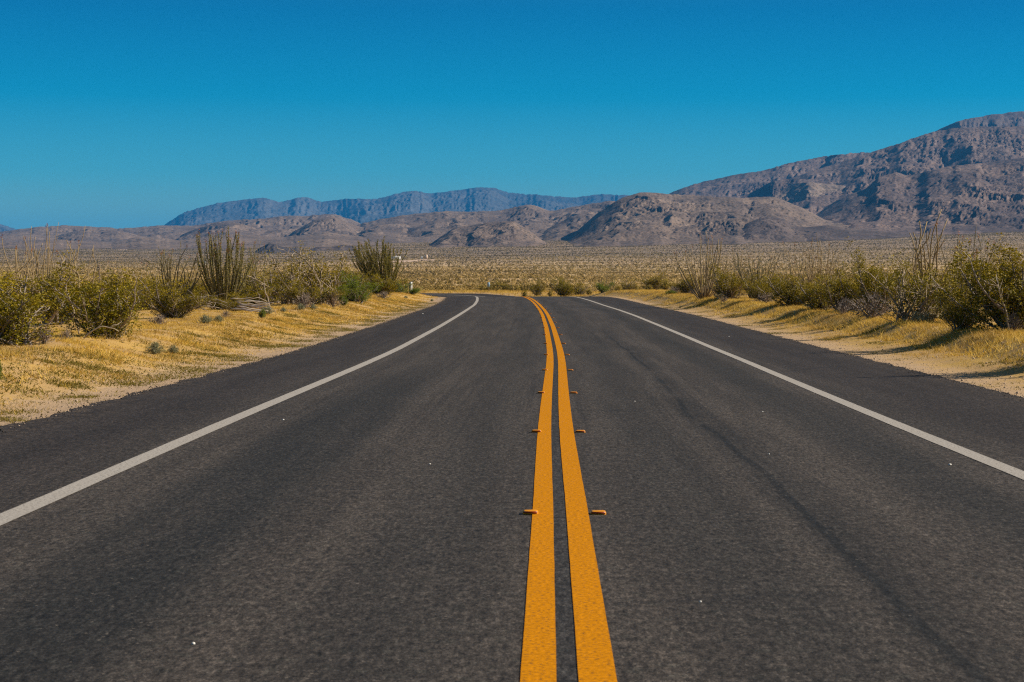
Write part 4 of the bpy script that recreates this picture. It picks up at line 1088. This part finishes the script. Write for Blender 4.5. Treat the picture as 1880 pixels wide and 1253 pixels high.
for a_ in ((520, 772, .013, 'white pebble in the left lane beside the white edge line'), (789, 853, .009, 'white pebble in the middle of the left lane'), (1744, 855, .014, 'largest white pebble in the right lane near the white edge line'), (1165, 738, .010, 'white pebble in the right lane close to the dark tar line'),
           (1400, 757, .009, 'small white pebble in the right lane between tar line and edge line'), (355, 1185, .009, 'white pebble at the bottom of the left lane, nearest of all'), (1338, 619, .018, 'white pebble on the right shoulder beyond the edge line'), (1412, 835, .008, 'tiny white pebble in the right lane right of the dark tar line'), (1286, 1106, .007, 'white pebble low in the right lane near the bottom of the picture'), (776, 577, .03, 'flat white chip on the left shoulder near the crest')):
    stone(*a_)

# ------------------------------------------------------------------ posts, marker and far buildings
x, z, h = at(755, 143); hz = CAM + (PY0 - 518) * z / F - h
p = empty('roadside_post', (x, z, h)); tag(p, 'white flat roadside post with a dark edge at the left crest', 'post')
mb = MB(); mb.box((0, 0, hz / 2), (.15, .03, hz)); mb.build('blade', M['post_white'], p)
mb = MB(); mb.box((-.115, .0, hz * .55), (.07, .05, hz * .75)); mb.build('support', M['post_dark'], p)
x, z, h = at(897, 218); hz = CAM + (PY0 - 519) * z / F - h
p = empty('roadside_marker', (x, z, h)); tag(p, 'small blue grey plate on a short post past the crest', 'road sign')
mb = MB(); mb.tube([(0, 0, -.1), (0, 0, hz)], .03, 6); mb.build('post', M['timber'], p)
mb = MB(); mb.box((0, -.05, hz - .24), (.27, .02, .5)); mb.build('plate', M['sign_blue'], p)
x, z, h = at(376, 92); hz = CAM + (PY0 - 478) * z / F - h
p = empty('pole', (x, z, h)); tag(p, 'thin reddish pole with a white tip left of the green ocotillo', 'pole')
mb = MB(); mb.tube([(0, 0, -.1), (.01, 0, hz * .9)], .016, 6); mb.build('shaft', M['red_steel'], p)
mb = MB(); mb.tube([(.01, 0, hz * .88), (.01, 0, hz)], .032, 7); mb.build('tip', M['post_white'], p)
x, z, h = at(182, 104); hz = CAM + (PY0 - 486) * z / F - h
mb = MB(); mb.tube([(0, 0, -.1), (.02, 0, hz * .5), (.0, 0, hz)], [.04, .038, .033], 7); o = mb.build('fence_post', M['timber']); o.location = (x, z, h)
tag(o, 'dark timber post standing behind the left bushes', 'post')
x, z, h = at(727, 2340)
p = empty('trailer_home', (x, z, h + .9), .1); tag(p, 'long low white trailer home far out on the plain', 'trailer')
mb = MB(); mb.box((0, 0, 1.6), (10.5, 3.2, 3.2)); mb.build('body', M['house_white'], p)
mb = MB(); mb.prism([(-5.4, 3.2), (5.4, 3.2), (5.2, 3.6), (0, 3.9), (-5.2, 3.6)], -1.8, 1.8); mb.build('roof', M['house_white'], p)
for wx, ww in ((-3.2, 1.6), (-.6, 1.2), (2.9, 1.9)):
    mb = MB(); mb.box((wx, -1.62, 1.9), (ww, .1, 1.2)); mb.build('window', M['house_dark'], p)
mb = MB(); mb.box((1.0, -1.62, 1.05), (.9, .1, 2.0)); mb.build('door', M['house_beige'], p)
x, z, h = at(774.5, 2380)
p = empty('shed', (x, z, h + .9)); tag(p, 'small white shed left of the beige tank on the plain', 'shed')
mb = MB(); mb.box((0, 0, 1.3), (2.2, 2.2, 2.6)); mb.build('wall', M['house_white'], p)
mb = MB(); mb.prism([(-1.25, 2.6), (1.25, 2.6), (0, 3.3)], -1.25, 1.25); mb.build('roof', M['house_white'], p)
x, z, h = at(782.8, 2380)
p = empty('water_tank', (x, z, h + .9)); tag(p, 'tall beige tank right of the small white shed on the plain', 'tank')
mb = MB(); mb.tube([(0, 0, 0), (0, 0, 4.6)], 1.45, 16); mb.build('body', M['house_beige'], p)
mb = MB(); mb.tube([(0, 0, 4.6), (0, 0, 5.3)], [1.55, .2], 16); mb.build('roof', M['house_beige'], p)

# ------------------------------------------------------------------ air
HAZE = True
if HAZE:
    m = bpy.data.materials.new('haze'); m.use_nodes = True; nt = m.node_tree
    nt.nodes.remove(nt.nodes['Principled BSDF'])
    pv = nt.nodes.new('ShaderNodeVolumePrincipled')
    pv.inputs['Color'].default_value = (.035, .40, 1.0, 1); pv.inputs['Density'].default_value = 3.3e-5; pv.inputs['Anisotropy'].default_value = 0
    nt.links.new(pv.outputs[0], nt.nodes['Material Output'].inputs['Volume'])
    mb = MB(); mb.box((0, 16000, 520), (70000, 40000, 1050)); o = mb.build('haze', m)
    tag(o, kind='stuff')

# ------------------------------------------------------------------ light, sky, camera
def sun_dir():
    a, e = math.radians(SUN_AZ), math.radians(SUN_EL)
    return (math.sin(a) * math.cos(e), math.cos(a) * math.cos(e), math.sin(e))
sl = bpy.data.lights.new('sun', 'SUN'); sl.energy = 4.6; sl.angle = math.radians(.5); sl.color = (1.0, .88, .72)
so = bpy.data.objects.new('sun', sl); C.objects.link(so)
from mathutils import Vector
so.rotation_euler = Vector(sun_dir()).to_track_quat('Z', 'Y').to_euler()

wd = bpy.data.worlds.new('World'); bpy.context.scene.world = wd; wd.use_nodes = True
nt = wd.node_tree; n = N(nt); bg = nt.nodes['Background']
sky = nt.nodes.new('ShaderNodeTexSky'); sky.sky_type = 'NISHITA'; sky.sun_disc = False
sky.sun_elevation = math.radians(SUN_EL); sky.sun_rotation = math.radians(SUN_AZ)
sky.air_density = 1.0; sky.dust_density = .4; sky.ozone_density = 2.5; sky.altitude = 300
zc = n.sep(nt.nodes.new('ShaderNodeTexCoord').outputs['Generated'])[2]
tint = n.ramp(zc, TINT)
nt.links.new(n.mix(1.0, sky.outputs[0], tint, 'MULTIPLY'), bg.inputs[0])
bg.inputs[1].default_value = .055

cd = bpy.data.cameras.new('camera'); cam = bpy.data.objects.new('camera', cd); C.objects.link(cam)
cam.location = (0, 0, CAM); cam.rotation_euler = (math.pi / 2, 0, 0)
cd.sensor_width = 36; cd.lens = 36 * F / 1880
cd.shift_x = (940 - PX0) / 1880; cd.shift_y = -(626.5 - PY0) / 1880
cd.clip_start = .1; cd.clip_end = 90000
cd.dof.use_dof = True; cd.dof.focus_distance = 75; cd.dof.aperture_fstop = 11
sc = bpy.context.scene; sc.camera = cam
sc.view_settings.view_transform = 'Standard'; sc.view_settings.look = 'None'
sc.view_settings.exposure = .68; sc.view_settings.gamma = 1
sc.render.engine = 'CYCLES'
sc.cycles.max_bounces = 6; sc.cycles.transparent_max_bounces = 8; sc.cycles.volume_bounces = 0
sc.cycles.use_denoising = False
sc.cycles.filter_width = 1.2
